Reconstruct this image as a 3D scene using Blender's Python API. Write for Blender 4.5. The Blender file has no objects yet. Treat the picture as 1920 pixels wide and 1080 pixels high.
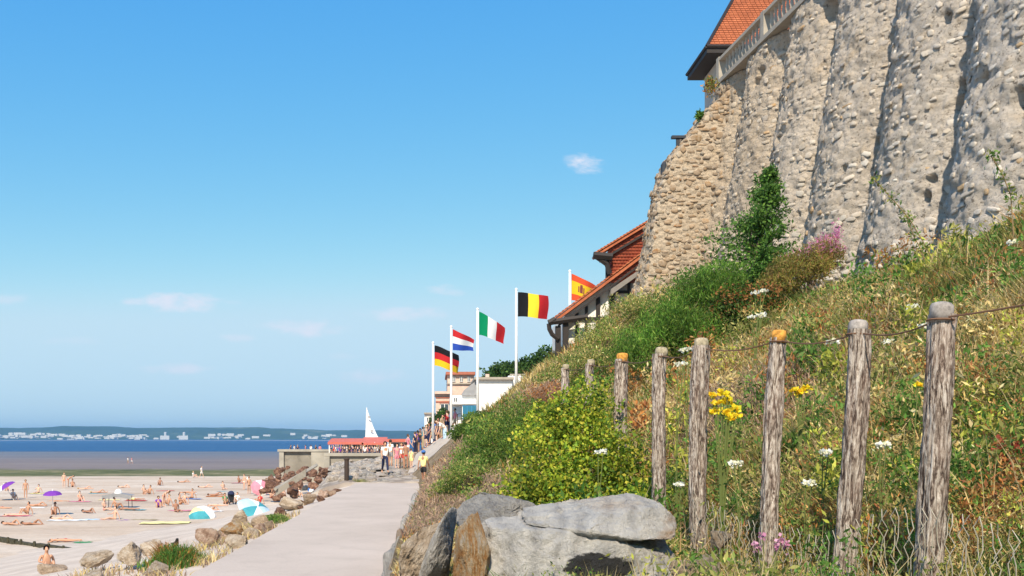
import bpy, bmesh, math, random
import numpy as np
from mathutils import Vector, Matrix

random.seed(7)
RNG = np.random.default_rng(11)
scene = bpy.context.scene
COL = scene.collection

# ------------------------------------------------------------------ camera
F, HX, HY, EYE = 1867.0, 815.0, 822.0, 2.2      # photo pixels; eye height above the path
cam_data = bpy.data.cameras.new('camera')
cam = bpy.data.objects.new('camera', cam_data)
COL.objects.link(cam)
cam.location = (0, 0, EYE)
cam.rotation_euler = (math.radians(90), 0, 0)
cam_data.sensor_width = 36.0
cam_data.lens = 36.0 * F / 1920.0
cam_data.shift_x = (960 - HX) / 1920.0
cam_data.shift_y = (HY - 540) / 1920.0
cam_data.clip_start = 0.1
cam_data.clip_end = 60000
scene.camera = cam

# ------------------------------------------------------------------ light, sky, exposure
SUN_DIR = Vector((-0.15, -0.83, 0.82)).normalized()      # towards the sun
sun_elev = math.asin(SUN_DIR.z)
sun_rot = math.atan2(SUN_DIR.x, SUN_DIR.y)
sun_data = bpy.data.lights.new('sun', 'SUN')
sun_data.energy = 5.0
sun_data.angle = math.radians(0.5)
sun_data.color = (1.0, 0.875, 0.69)
sun = bpy.data.objects.new('sun', sun_data)
COL.objects.link(sun)
sun.location = SUN_DIR * 80
sun.rotation_euler = SUN_DIR.to_track_quat('Z', 'Y').to_euler()

SKY_TONE = [(0.385, 1.5, 3.55), (1.412, 0.706, 4.9), (4.305, 0.15, 5.85)]
world = bpy.data.worlds.new('World')
scene.world = world
world.use_nodes = True
wn, wl = world.node_tree.nodes, world.node_tree.links
wn.clear()
w_out = wn.new('ShaderNodeOutputWorld')
w_bg = wn.new('ShaderNodeBackground')
w_bg.inputs['Strength'].default_value = 0.115
sky = wn.new('ShaderNodeTexSky')
sky.sky_type = 'NISHITA'
sky.sun_disc = False
sky.sun_elevation = sun_elev
sky.sun_rotation = sun_rot
sky.altitude = 0
sky.air_density = 1.0
sky.dust_density = 0.1
sky.ozone_density = 2.0
w_raw = wn.new('ShaderNodeSeparateColor')
wl.new(sky.outputs[0], w_raw.inputs[0])
w_sky = wn.new('ShaderNodeCombineColor')

def wmath(op, a, b=None, c=None):
    n = wn.new('ShaderNodeMath')
    n.operation = op
    for i, v in enumerate((a, b, c)):
        if v is None:
            continue
        if isinstance(v, (int, float)):
            n.inputs[i].default_value = v
        else:
            wl.new(v, n.inputs[i])
    return n.outputs[0]


# tone of the whole sky dome: gentler rise towards the horizon than the raw model
for ch, (gain, power, cap) in enumerate(SKY_TONE):
    lifted = wmath('MULTIPLY', wmath('POWER', wmath('MAXIMUM', w_raw.outputs[ch], 1e-4), power), gain)
    wl.new(wmath('SMOOTH_MIN', lifted, cap, 0.8), w_sky.inputs[ch])
w_tc = wn.new('ShaderNodeTexCoord')
w_sep = wn.new('ShaderNodeSeparateXYZ')
wl.new(w_tc.outputs['Generated'], w_sep.inputs[0])
w_y = wmath('MAXIMUM', w_sep.outputs['Y'], 0.02)
w_u = wmath('DIVIDE', w_sep.outputs['X'], w_y)
w_v = wmath('DIVIDE', w_sep.outputs['Z'], w_y)
w_cmb = wn.new('ShaderNodeCombineXYZ')
wl.new(w_u, w_cmb.inputs[0])
wl.new(wmath('MULTIPLY', w_v, 2.4), w_cmb.inputs[1])
w_noise = wn.new('ShaderNodeTexNoise')
w_noise.inputs['Scale'].default_value = 34
w_noise.inputs['Detail'].default_value = 6
w_noise.inputs['Roughness'].default_value = 0.6
wl.new(w_cmb.outputs[0], w_noise.inputs['Vector'])
total = None
for (cx, cy, ca, cb, amt) in [(1103, 308, 34, 20, 0.62), (1075, 300, 22, 10, .2), (335, 566, 100, 20, 0.42), (575, 614, 85, 18, 0.34), (440, 633, 40, 9, 0.22),
                              (760, 588, 90, 15, 0.28), (838, 545, 40, 12, 0.22), (330, 692, 75, 11, 0.26),
                              (700, 706, 70, 17, 0.2), (20, 560, 50, 12, 0.2), (640, 668, 30, 7, .12), (130, 640, 60, 9, .1)]:
    du = wmath('DIVIDE', wmath('SUBTRACT', w_u, (cx - HX) / F), ca / F)
    dv = wmath('DIVIDE', wmath('SUBTRACT', w_v, (HY - cy) / F), cb / F)
    d2 = wmath('ADD', wmath('MULTIPLY', du, du), wmath('MULTIPLY', dv, dv))
    m = wmath('SUBTRACT', wmath('MULTIPLY_ADD', w_noise.outputs[0], 3.6, -0.65), d2)
    mr = wn.new('ShaderNodeMapRange')
    mr.interpolation_type = 'SMOOTHSTEP'
    mr.inputs['From Min'].default_value = 0.0
    mr.inputs['From Max'].default_value = 1.6
    mr.inputs['To Max'].default_value = min(1.0, amt * 2.2)
    wl.new(m, mr.inputs['Value'])
    total = mr.outputs[0] if total is None else wmath('ADD', total, mr.outputs[0])
w_front = wmath('GREATER_THAN', w_sep.outputs['Y'], 0.05)
total = wmath('MULTIPLY', total, w_front)
w_mix = wn.new('ShaderNodeMixRGB')
w_mix.inputs['Color2'].default_value = (4.9, 5.15, 5.9, 1)
wl.new(total, w_mix.inputs['Fac'])
wl.new(w_sky.outputs[0], w_mix.inputs['Color1'])
wl.new(w_mix.outputs[0], w_bg.inputs['Color'])
wl.new(w_bg.outputs[0], w_out.inputs['Surface'])

scene.view_settings.view_transform = 'Standard'
scene.view_settings.look = 'None'
scene.view_settings.gamma = 1.0
scene.view_settings.use_curve_mapping = False
scene.view_settings.exposure = 0.5
scene.render.engine = 'CYCLES'
scene.cycles.use_denoising = True
scene.cycles.max_bounces = 6
scene.cycles.diffuse_bounces = 3
scene.cycles.transparent_max_bounces = 8
scene.cycles.volume_bounces = 0
scene.render.film_transparent = False


# ------------------------------------------------------------------ general helpers
def px(x, y, Y):
    """point at depth Y seen at photo pixel (x, y)"""
    return Vector(((x - HX) / F * Y, Y, EYE - (y - HY) / F * Y))


def tag(o, label=None, cat=None, group=None, kind=None):
    if label: o['label'] = label
    if cat: o['category'] = cat
    if group: o['group'] = group
    if kind: o['kind'] = kind
    return o


def thing(name, label, cat, loc=(0, 0, 0), rz=0.0, group=None):
    o = bpy.data.objects.new(name, None)
    o.empty_display_size = 0.2
    COL.objects.link(o)
    o.location = loc
    o.rotation_euler = (0, 0, rz)
    return tag(o, label, cat, group)


def link(name, me, mat=None, parent=None, kind=None):
    o = bpy.data.objects.new(name, me)
    COL.objects.link(o)
    if mat is not None and not me.materials:
        me.materials.append(mat)
    if parent is not None:
        o.parent = parent
    if kind: o['kind'] = kind
    return o


def set_mat(o, mat):
    """material on the object, so copies can share the mesh"""
    if not o.data.materials:
        o.data.materials.append(None)
    o.material_slots[0].link = 'OBJECT'
    o.material_slots[0].material = mat


def bm_obj(name, bm, mat, parent=None, smooth=False, kind=None):
    me = bpy.data.meshes.new(name)
    bm.normal_update()
    bm.to_mesh(me)
    bm.free()
    if smooth:
        me.polygons.foreach_set('use_smooth', [True] * len(me.polygons))
    return link(name, me, mat, parent, kind)


def np_mesh(name, V, faces_flat, loop_starts, loop_totals, smooth=False, col=None):
    me = bpy.data.meshes.new(name)
    me.vertices.add(len(V))
    me.vertices.foreach_set('co', np.ascontiguousarray(V, dtype=np.float32).ravel())
    me.loops.add(len(faces_flat))
    me.loops.foreach_set('vertex_index', np.ascontiguousarray(faces_flat, dtype=np.int32))
    me.polygons.add(len(loop_starts))
    me.polygons.foreach_set('loop_start', np.ascontiguousarray(loop_starts, dtype=np.int32))
    me.polygons.foreach_set('loop_total', np.ascontiguousarray(loop_totals, dtype=np.int32))
    if smooth:
        me.polygons.foreach_set('use_smooth', np.ones(len(loop_starts), dtype=bool))
    if col is not None:
        a = me.attributes.new('Col', 'FLOAT_COLOR', 'POINT')
        c4 = np.ones((len(V), 4), dtype=np.float32)
        c4[:, :3] = col
        a.data.foreach_set('color', c4.ravel())
    me.update()
    me.validate()
    return me


def np_quads(name, V, Q, smooth=False, col=None):
    Q = np.asarray(Q)
    k = Q.shape[1]
    n = len(Q)
    return np_mesh(name, V, Q.ravel(), np.arange(n) * k, np.full(n, k), smooth, col)


def grid_faces(nu, nv):
    i, j = np.meshgrid(np.arange(nu - 1), np.arange(nv - 1), indexing='ij')
    a = (i * nv + j).ravel()
    return np.stack([a, a + nv, a + nv + 1, a + 1], 1)


def _h(i, j, k, seed):
    x = (i * 374761393 + j * 668265263 + k * 2147483647 + seed * 1274126177) & 0xFFFFFFFF
    x = ((x ^ (x >> 13)) * 1274126177) & 0xFFFFFFFF
    x = (x ^ (x >> 16)) & 0xFFFFFFFF
    return x / 4294967295.0 * 2 - 1


def vnoise(p, seed=0):
    p = np.asarray(p, dtype=np.float64)
    f = np.floor(p)
    t = p - f
    t = t * t * (3 - 2 * t)
    i, j, k = [f[..., a].astype(np.int64) for a in range(3)]
    r = 0
    for dx in (0, 1):
        wx = t[..., 0] if dx else 1 - t[..., 0]
        for dy in (0, 1):
            wy = t[..., 1] if dy else 1 - t[..., 1]
            for dz in (0, 1):
                wz = t[..., 2] if dz else 1 - t[..., 2]
                r = r + wx * wy * wz * _h(i + dx, j + dy, k + dz, seed)
    return r


def fbm(p, octaves=4, seed=0, gain=0.5):
    p = np.asarray(p, dtype=np.float64)
    a, r = 1.0, 0
    for o in range(octaves):
        r = r + a * vnoise(p * (2.03 ** o), seed + o * 17)
        a *= gain
    return r


def n3(x, y, s, seed=0, oc=3):
    x, y = np.asarray(x, float), np.asarray(y, float)
    return fbm(np.stack([x / s, y / s, np.full_like(x, 0.37)], -1), oc, seed)


def unit(v):
    return v / np.maximum(np.linalg.norm(v, axis=-1, keepdims=True), 1e-9)


# ------------------------------------------------------------------ materials
class M:
    """small node-material builder"""

    def __init__(s, name, rough=0.8, spec=0.3):
        s.m = bpy.data.materials.new(name)
        s.m.use_nodes = True
        s.t = s.m.node_tree
        s.b = s.t.nodes['Principled BSDF']
        s.b.inputs['Roughness'].default_value = rough
        s.b.inputs['Specular IOR Level'].default_value = spec
        s.height = None

    def n(s, kind, **kw):
        nd = s.t.nodes.new(kind)
        for k, v in kw.items():
            if k in nd.inputs:
                s.put(nd.inputs[k], v)
            else:
                setattr(nd, k, v)
        return nd

    def put(s, sock, v):
        if hasattr(v, 'node') and hasattr(v, 'is_output'):
            s.t.links.new(v, sock)
        else:
            sock.default_value = v

    def coord(s, which='Object', scale=(1, 1, 1)):
        tc = s.n('ShaderNodeTexCoord')
        mp = s.n('ShaderNodeMapping')
        mp.inputs['Scale'].default_value = scale
        s.t.links.new(tc.outputs[which], mp.inputs['Vector'])
        return mp.outputs[0]

    def pos(s, scale=(1, 1, 1)):
        g = s.n('ShaderNodeNewGeometry')
        mp = s.n('ShaderNodeMapping')
        mp.inputs['Scale'].default_value = scale
        s.t.links.new(g.outputs['Position'], mp.inputs['Vector'])
        return mp.outputs[0]

    def noise(s, vec, scale, detail=4, rough=0.55, dist=0.0):
        return s.n('ShaderNodeTexNoise', Vector=vec, Scale=scale, Detail=detail, Roughness=rough, Distortion=dist).outputs[0]

    def ramp(s, fac, stops):
        r = s.n('ShaderNodeValToRGB')
        e = r.color_ramp.elements
        while len(e) < len(stops):
            e.new(0.5)
        for el, (p_, c) in zip(e, stops):
            el.position = p_
            el.color = (c[0], c[1], c[2], 1)
        s.t.links.new(fac, r.inputs[0])
        return r.outputs[0]

    def mix(s, fac, a, b, blend='MIX'):
        x = s.n('ShaderNodeMixRGB', blend_type=blend)
        s.put(x.inputs[0], fac)
        for i, c in ((1, a), (2, b)):
            s.put(x.inputs[i], (c[0], c[1], c[2], 1) if isinstance(c, tuple) else c)
        return x.outputs[0]

    def math(s, op, a, b=None, c=None, clamp=False):
        x = s.n('ShaderNodeMath', operation=op, use_clamp=clamp)
        for i, v in enumerate((a, b, c)):
            if v is not None:
                s.put(x.inputs[i], v)
        return x.outputs[0]

    def mrange(s, v, a, b, c=0.0, d=1.0):
        x = s.n('ShaderNodeMapRange')
        s.put(x.inputs['Value'], v)
        for k, q in (('From Min', a), ('From Max', b), ('To Min', c), ('To Max', d)):
            x.inputs[k].default_value = q
        return x.outputs[0]

    def color(s, c):
        s.put(s.b.inputs['Base Color'], (c[0], c[1], c[2], 1) if isinstance(c, tuple) else c)
        return s

    def bump(s, h, strength=0.5, dist=0.02):
        b = s.n('ShaderNodeBump')
        b.inputs['Strength'].default_value = strength
        b.inputs['Distance'].default_value = dist
        s.t.links.new(h, b.inputs['Height'])
        s.t.links.new(b.outputs[0], s.b.inputs['Normal'])
        return s


_simple = {}


def paint(name, c, rough=0.6, var=0.12, scale=3.0, spec=0.3):
    """plain coloured surface with a little worn variation"""
    key = (name, c, rough)
    if key in _simple:
        return _simple[key]
    m = M(name, rough, spec)
    f = m.noise(m.coord('Object'), scale, 5, 0.6)
    lo = tuple(max(0, v * (1 - var)) for v in c)
    hi = tuple(min(1, v * (1 + var)) for v in c)
    m.color(m.ramp(f, [(0.3, lo), (0.7, hi)]))
    m.bump(f, 0.15, 0.01)
    _simple[key] = m.m
    return m.m


def leaf_mat(name, trans=0.35, rough=0.6):
    m = M(name, rough, 0.25)
    a = m.n('ShaderNodeAttribute', attribute_name='Col')
    m.color(a.outputs['Color'])
    tr = m.n('ShaderNodeBsdfTranslucent')
    m.t.links.new(a.outputs['Color'], tr.inputs['Color'])
    mx = m.n('ShaderNodeMixShader')
    mx.inputs[0].default_value = trans
    m.t.links.new(m.b.outputs[0], mx.inputs[1])
    m.t.links.new(tr.outputs[0], mx.inputs[2])
    out = [n for n in m.t.nodes if n.type == 'OUTPUT_MATERIAL'][0]
    m.t.links.new(mx.outputs[0], out.inputs['Surface'])
    return m.m


LEAF = leaf_mat('leaf', 0.42)
GRASS = leaf_mat('grass_blade', 0.4, 0.7)


def mk_sand():
    m = M('beach_sand', 0.9, 0.2)
    p = m.pos()
    sep = m.n('ShaderNodeSeparateXYZ')
    m.t.links.new(p, sep.inputs[0])
    big = m.noise(m.pos((0.07, 0.16, 0.2)), 1.0, 6, 0.68)
    fine = m.noise(p, 2.2, 6, 0.7)
    c = m.ramp(big, [(0.34, (0.38, 0.295, 0.225)), (0.47, (0.52, 0.41, 0.315)), (0.56, (0.56, 0.465, 0.375)), (0.68, (0.64, 0.55, 0.46))])
    c = m.mix(m.mrange(fine, 0.35, 0.7, 0.0, 0.35), c, (0.32, 0.24, 0.18))
    yy = m.math('ADD', sep.outputs['Y'], m.math('MULTIPLY', m.math('SUBTRACT', m.noise(m.pos((0.05, 0.02, 1)), 1.0, 5, 0.65), 0.5), 46))
    # weed strip and mud flat
    alg = m.ramp(m.noise(m.pos((0.12, 0.05, 1)), 1.0, 6, 0.7), [(0.35, (0.055, 0.065, 0.02)), (0.52, (0.13, 0.13, 0.05)), (0.66, (0.30, 0.235, 0.15))])
    mud = m.ramp(m.noise(m.pos((0.012, 0.03, 1)), 1.0, 6, 0.65), [(0.3, (0.15, 0.125, 0.125)), (0.6, (0.20, 0.165, 0.155)), (0.78, (0.27, 0.21, 0.17))])
    wet = m.ramp(m.noise(m.pos((0.004, 0.012, 1)), 1.0, 4, 0.6), [(0.4, (0.12, 0.13, 0.155)), (0.7, (0.17, 0.165, 0.175))])
    c = m.mix(m.mrange(yy, 150, 158), c, alg)
    c = m.mix(m.mrange(yy, 204, 218), c, mud)
    c = m.mix(m.mrange(sep.outputs['Y'], 300, 420), c, wet)
    m.color(c)
    m.put(m.b.inputs['Roughness'], m.mrange(yy, 210, 330, 0.9, 0.6))
    m.bump(m.noise(p, 1.4, 7, 0.75), 0.7, 0.12)
    return m.m


def mk_concrete(name, c0, c1, stain=(0.2, 0.17, 0.14), scale=0.8, amt=0.4, pos=True):
    m = M(name, 0.85, 0.25)
    p = m.pos() if pos else m.coord()
    f = m.noise(p, scale, 6, 0.65)
    c = m.ramp(f, [(0.3, c0), (0.7, c1)])
    s = m.noise(p, scale * 2.7, 5, 0.7, 0.6)
    c = m.mix(m.mrange(s, 0.52, 0.75, 0, amt), c, stain)
    sp = m.noise(p, scale * 45, 2, 0.5)
    c = m.mix(m.mrange(sp, 0.55, 0.75, 0, 0.25), c, tuple(v * 0.55 for v in c0))
    m.color(c)
    m.bump(m.noise(p, scale * 18, 6, 0.7), 0.4, 0.015)
    return m.m


SAND = mk_sand()
PATH_M = mk_concrete('pale_concrete', (0.42, 0.355, 0.305), (0.50, 0.425, 0.37), (0.32, 0.27, 0.23), 0.35, 0.45)
APRON_M = mk_concrete('weathered_apron', (0.42, 0.345, 0.285), (0.60, 0.51, 0.43), (0.30, 0.25, 0.21), 0.6, 0.5)
QUAY_M = mk_concrete('quay_concrete', (0.19, 0.17, 0.14), (0.29, 0.265, 0.225), (0.085, 0.08, 0.065), 0.35, 0.75)


def mk_rock(name, stops, band=0.0, stain=None, scale=2.2, bump=0.7):
    m = M(name, 0.85, 0.25)
    p = m.coord('Object')
    f = m.noise(p, scale, 7, 0.68, 0.4)
    if band:
        st = m.noise(m.coord('Object', (5.0 * band, 1.0, 1.6)), scale, 6, 0.7, 1.0)
        f = m.math('ADD', m.math('MULTIPLY', f, 0.5), m.math('MULTIPLY', st, 0.5))
    c = m.ramp(f, stops)
    if stain:
        s = m.noise(m.coord('Object', (2.2, 2.2, 0.9)), scale * 0.8, 5, 0.7)
        c = m.mix(m.mrange(s, 0.5, 0.66, 0, stain[3]), c, stain[:3])
    oi = m.n('ShaderNodeObjectInfo')
    hs = m.n('ShaderNodeHueSaturation')
    m.t.links.new(m.mrange(oi.outputs['Random'], 0, 1, 0.78, 1.15), hs.inputs['Value'])
    m.t.links.new(c, hs.inputs['Color'])
    m.color(hs.outputs[0])
    c2 = m.noise(p, scale * 3.2, 6, 0.75, .5)
    m.bump(m.math('ADD', m.noise(p, scale * 7, 8, 0.8), m.math('MULTIPLY', c2, 1.5)), 1.0, 0.06)
    return m.m


ROCK_GREY = mk_rock('grey_gneiss', [(0.34, (0.17, 0.16, 0.155)), (0.44, (0.40, 0.375, 0.35)), (0.54, (0.56, 0.525, 0.48)), (0.68, (0.70, 0.66, 0.60))], 1.4)
ROCK_PINK = mk_rock('pinkish_rock', [(0.36, (0.30, 0.18, 0.12)), (0.5, (0.56, 0.38, 0.28)), (0.66, (0.72, 0.56, 0.44))])
ROCK_PALE = mk_rock('pale_rock', [(0.36, (0.40, 0.29, 0.19)), (0.5, (0.64, 0.51, 0.38)), (0.66, (0.76, 0.66, 0.54))])
ROCK_RED = mk_rock('red_brown_rock', [(0.36, (0.07, 0.035, 0.025)), (0.5, (0.20, 0.105, 0.07)), (0.66, (0.36, 0.22, 0.15))])
ROCK_TAN = mk_rock('tan_rock', [(0.36, (0.22, 0.15, 0.10)), (0.5, (0.50, 0.37, 0.26)), (0.66, (0.66, 0.53, 0.41))], 1.1)
ROCK_RUST = mk_rock('rusty_rock', [(0.34, (0.24, 0.10, 0.035)), (0.44, (0.50, 0.25, 0.085)), (0.52, (0.58, 0.42, 0.25)), (0.60, (0.64, 0.57, 0.49))], 1.0)


def mk_boulder():
    """big banded boulder: rust on its flank, black tar-like stain on its face"""
    m = M('banded_boulder', 0.8, 0.3)
    p = m.coord('Object')
    f = m.noise(m.coord('Object', (1.6, 1.2, 3.2)), 2.0, 8, 0.7, 0.8)
    wv = m.n('ShaderNodeTexWave', Scale=1.6, Distortion=9.0, Detail=5.0)
    wv.bands_direction = 'X'
    m.t.links.new(m.coord('Object', (1.0, 0.3, 0.45)), wv.inputs['Vector'])
    st = m.noise(m.coord('Object', (6.5, 2.0, 2.6)), 2.4, 8, 0.75, 1.4)
    g = m.math('ADD', m.math('ADD', m.math('MULTIPLY', f, 0.42), m.math('MULTIPLY', wv.outputs[1], 0.10)), m.math('ADD', m.math('MULTIPLY', st, 0.30), m.math('MULTIPLY', m.noise(m.coord('Object', (9, 4, 4)), 5.0, 8, 0.85, 0.8), 0.18)))
    c = m.ramp(g, [(0.30, (0.16, 0.155, 0.155)), (0.39, (0.40, 0.38, 0.36)), (0.48, (0.58, 0.55, 0.51)), (0.62, (0.72, 0.68, 0.62))])
    sep = m.n('ShaderNodeSeparateXYZ')
    m.t.links.new(p, sep.inputs[0])

    def blob(x, z, rx, rz, k=2.2, sc=3.0, soft=0.25):
        a = m.math('DIVIDE', m.math('SUBTRACT', sep.outputs[0], x), rx)
        b = m.math('DIVIDE', m.math('SUBTRACT', sep.outputs[2], z), rz)
        d = m.math('ADD', m.math('MULTIPLY', a, a), m.math('MULTIPLY', b, b))
        nz = m.noise(m.coord('Object', (1, 1, 2.2)), sc, 6, 0.7)
        return m.mrange(m.math('SUBTRACT', m.math('MULTIPLY_ADD', nz, k, 1 - k * 0.5), d), 0.0, soft)
    c = m.mix(m.math('MULTIPLY', blob(0.72, 0.02, 0.16, 0.20, 4.5, 5.0, 1.4), 0.85), c, (0.36, 0.20, 0.09))
    c = m.mix(m.math('MULTIPLY', blob(0.25, 0.28, 0.25, 0.07, 4.0, 4.5, 1.5), 0.55), c, (0.45, 0.30, 0.17))
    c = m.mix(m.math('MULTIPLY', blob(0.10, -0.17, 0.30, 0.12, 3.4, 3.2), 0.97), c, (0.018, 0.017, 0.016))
    m.color(c)
    h = m.math('ADD', m.noise(p, 11, 9, 0.8), m.math('MULTIPLY', g, 2.2))
    m.bump(h, 1.0, 0.07)
    return m.m


BOULDER_M = mk_boulder()


def mk_wallstone(name, attr):
    m = M(name, 0.9, 0.2)
    if attr:
        a = m.n('ShaderNodeAttribute', attribute_name='Col').outputs['Color']
    else:
        a = m.n('ShaderNodeObjectInfo').outputs['Color']
    p = m.pos()
    f = m.noise(p, 5.5, 7, 0.7)
    c = m.mix(m.mrange(f, 0.38, 0.72, 0.0, 0.45), a, (0.54, 0.49, 0.42))
    g = m.noise(p, 13, 5, 0.7)
    c = m.mix(m.mrange(g, 0.55, 0.72, 0, 0.5), c, (0.17, 0.15, 0.125))
    m.color(c)
    m.bump(m.noise(p, 16, 7, 0.75), 0.8, 0.04)
    return m.m


WALLSTONE_O = mk_wallstone('lime_washed_stone', False)
WALLSTONE_A = mk_wallstone('lime_washed_rubble', True)


def mk_bark():
    m = M('split_bark', 0.9, 0.15)
    p = m.coord('Object', (1, 1, 0.14))
    f = m.math('ADD', m.math('MULTIPLY', m.noise(p, 34, 7, 0.75, 1.2), .7), m.math('MULTIPLY', m.noise(m.coord('Object', (1, 1, .3)), 60, 4, .7), .3))
    g = m.noise(m.coord('Object', (1, 1, 0.5)), 4, 4, 0.6)
    c = m.ramp(f, [(0.41, (0.035, 0.025, 0.022)), (0.465, (0.17, 0.125, 0.10)), (0.52, (0.42, 0.35, 0.295)), (0.60, (0.64, 0.575, 0.51))])
    c = m.mix(m.mrange(g, 0.5, 0.72, 0, 0.45), c, (0.30, 0.19, 0.15))
    m.color(c)
    m.bump(f, 1.0, 0.03)
    return m.m


BARK = mk_bark()
BRANCH = paint('branch_bark', (0.12, 0.085, 0.055), 0.9)


# ------------------------------------------------------------------ terrain functions
def beach_z(Y):
    return np.interp(Y, [0, 45, 150, 190, 520, 700, 2000], [-3.2, -3.2, -3.55, -4.35, -4.47, -5.5, -6.0])


def toe_x(Y):
    return np.interp(Y, [10, 25, 45, 63, 80, 110], [-32, -25, -20.0, -15.2, -11.8, -9.5])


PATH_L, PATH_R = -3.92, -0.62
BANK_KEYS = [
    (3, [(-.75, -.3), (-.5, .55), (.5, .75), (2.6, .9), (6, 3.5), (9, 5.6), (13, 6.4), (22, 7)]),
    (9, [(-.75, -.3), (-.5, .6), (.5, .9), (2.6, 1.05), (6, 3.55), (9, 5.6), (12, 6.4), (22, 7)]),
    (13, [(-.75, -.3), (-.5, .85), (.6, 1.02), (2.6, 1.2), (6, 3.5), (9, 5.45), (12, 6.1), (22, 7)]),
    (20, [(-.75, -.3), (-.5, .70), (1, 1.15), (2.6, 1.6), (6, 3.6), (9.5, 5.3), (12, 5.9), (22, 6.6)]),
    (30, [(-.75, -.3), (-.5, .50), (1, 1.4), (2.6, 2.0), (6, 4.1), (9.5, 5.9), (12, 6.3), (22, 7)]),
    (43, [(-.8, -.3), (-.55, .2), (1, 1.6), (2.6, 2.6), (6, 5.4), (8.5, 8.0), (12, 8.8), (22, 9.5)]),
    (52, [(-1.2, -.3), (-.9, .1), (1, 1.9), (2.6, 3.2), (6, 6.3), (9, 8), (12, 8.6), (22, 9)]),
    (70, [(-4, -.3), (-1.5, .95), (2, 3.0), (5, 4.2), (10, 7), (22, 8)]),
    (110, [(-4, -.3), (-1.5, .95), (2, 3.2), (5, 4.0), (10, 7), (22, 8)]),
]
_bx = np.linspace(-4, 22, 261)
_by = np.array([k for k, _ in BANK_KEYS], float)
_bz = np.array([np.interp(_bx, [p[0] for p in pr], [p[1] for p in pr], left=-.3) for _, pr in BANK_KEYS])


def bank_z(X, Y):
    X, Y = np.asarray(X, float), np.clip(np.asarray(Y, float), 3, 110)
    fx = np.clip((X - _bx[0]) / (_bx[1] - _bx[0]), 0, len(_bx) - 1.001)
    ix = fx.astype(int)
    tx = fx - ix
    iy = np.clip(np.searchsorted(_by, Y, side='right') - 1, 0, len(_by) - 2)
    ty = (Y - _by[iy]) / (_by[iy + 1] - _by[iy])
    z0 = _bz[iy, ix] * (1 - tx) + _bz[iy, ix + 1] * tx
    z1 = _bz[iy + 1, ix] * (1 - tx) + _bz[iy + 1, ix + 1] * tx
    z = z0 * (1 - ty) + z1 * ty
    k = np.clip((X + 0.5) / 1.0, 0, 1)
    return z + k * (0.24 * n3(X, Y, 1.9, 3) + 0.07 * n3(X, Y, 0.45, 5, 2))


def bz(x, y):
    return float(bank_z(np.array([x]), np.array([y]))[0])


def apron_z(X, Y):
    X, Y = np.asarray(X, float), np.asarray(Y, float)
    t = np.clip((X - toe_x(Y)) / (PATH_L - toe_x(Y)), 0, 1)
    return beach_z(Y) + 0.02 + (-0.06 - beach_z(Y) - 0.02) * t ** 1.35


def left_z(X, Y):
    return float(apron_z(X, Y)) if X > float(toe_x(Y)) else float(beach_z(Y))


def left_at(x, y, y0=14.0):
    """where the ray through photo pixel (x, y) meets the beach or the apron"""
    Y = y0
    while Y < 520:
        p = px(x, y, Y)
        if p.z <= left_z(p.x, Y):
            break
        Y *= 1.004
    p.z = left_z(p.x, Y)
    return p


# ------------------------------------------------------------------ setting: beach, sea, path, bank
def sheet(name, xs, ys, zf, mat, kind='structure', smooth=True, uv=None):
    X, Y = np.meshgrid(xs, ys, indexing='ij')
    Z = zf(X, Y)
    V = np.stack([X, Y, Z], -1).reshape(-1, 3)
    me = np_quads(name, V, grid_faces(len(xs), len(ys)), smooth)
    return link(name, me, mat, None, kind)


xs = np.concatenate([-np.geomspace(9000, 60, 24), np.linspace(-55, -4, 90), np.linspace(-2, 60, 12), np.geomspace(80, 9000, 14)])
ys = np.concatenate([[-60, -10, 4], np.linspace(12, 150, 120), np.geomspace(154, 600, 50), np.geomspace(700, 9000, 14)])
sheet('beach', xs, ys, lambda X, Y: beach_z(Y) + np.where(Y < 150, 0.06 * n3(X, Y, 3.5, 9) + 0.03 * n3(X, Y, 0.9, 2), 0.0), SAND)


def mk_sea():
    m = M('sea_water', 0.5, 0.18)
    f = m.noise(m.pos((0.0012, 0.004, 1)), 1.0, 5, 0.6)
    m.color(m.ramp(f, [(0.3, (0.016, 0.065, 0.16)), (0.6, (0.026, 0.09, 0.20)), (0.8, (0.05, 0.13, 0.24))]))
    fo = m.noise(m.pos((0.006, 0.05, 1)), 1.0, 6, 0.7)
    m.color(m.mix(m.mrange(fo, 0.62, 0.72, 0, .55), m.ramp(f, [(0.3, (0.016, 0.065, 0.16)), (0.6, (0.026, 0.09, 0.20)), (0.8, (0.05, 0.13, 0.24))]), (0.30, 0.38, 0.45)))
    m.bump(m.noise(m.pos((0.12, 0.35, 1)), 1.0, 6, 0.7), 1.0, 0.9)
    return m.m


SEA_M = mk_sea()
sheet('sea', np.linspace(-9000, 9000, 40), np.geomspace(505, 8900, 40), lambda X, Y: np.full_like(X, -4.44), SEA_M)
sandbank = sheet('sandbank', np.linspace(-2600, 1800, 80), np.linspace(-1, 1, 5),
                 lambda X, Y: X * 0 + 0.0, mk_concrete('bank_sand', (0.40, 0.36, 0.31), (0.52, 0.46, 0.40), (0.3, 0.28, 0.25), 0.004, 0.4))
me = sandbank.data
for v in me.vertices:
    w = 330 * (0.6 + 0.4 * math.sin(v.co.x * 0.003 + 1)) * min(1, (2600 + v.co.x) / 300, (1800 - v.co.x) / 700 + 0.05)
    v.co.z = -4.2 if abs(v.co.y) < 0.9 else -4.7
    v.co.y = 3000 + v.co.y * w
sheet('path', np.linspace(PATH_L, PATH_R, 14), np.linspace(-6, 50, 90), lambda X, Y: 0.012 * n3(X, Y, 2.0, 4), PATH_M)
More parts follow.
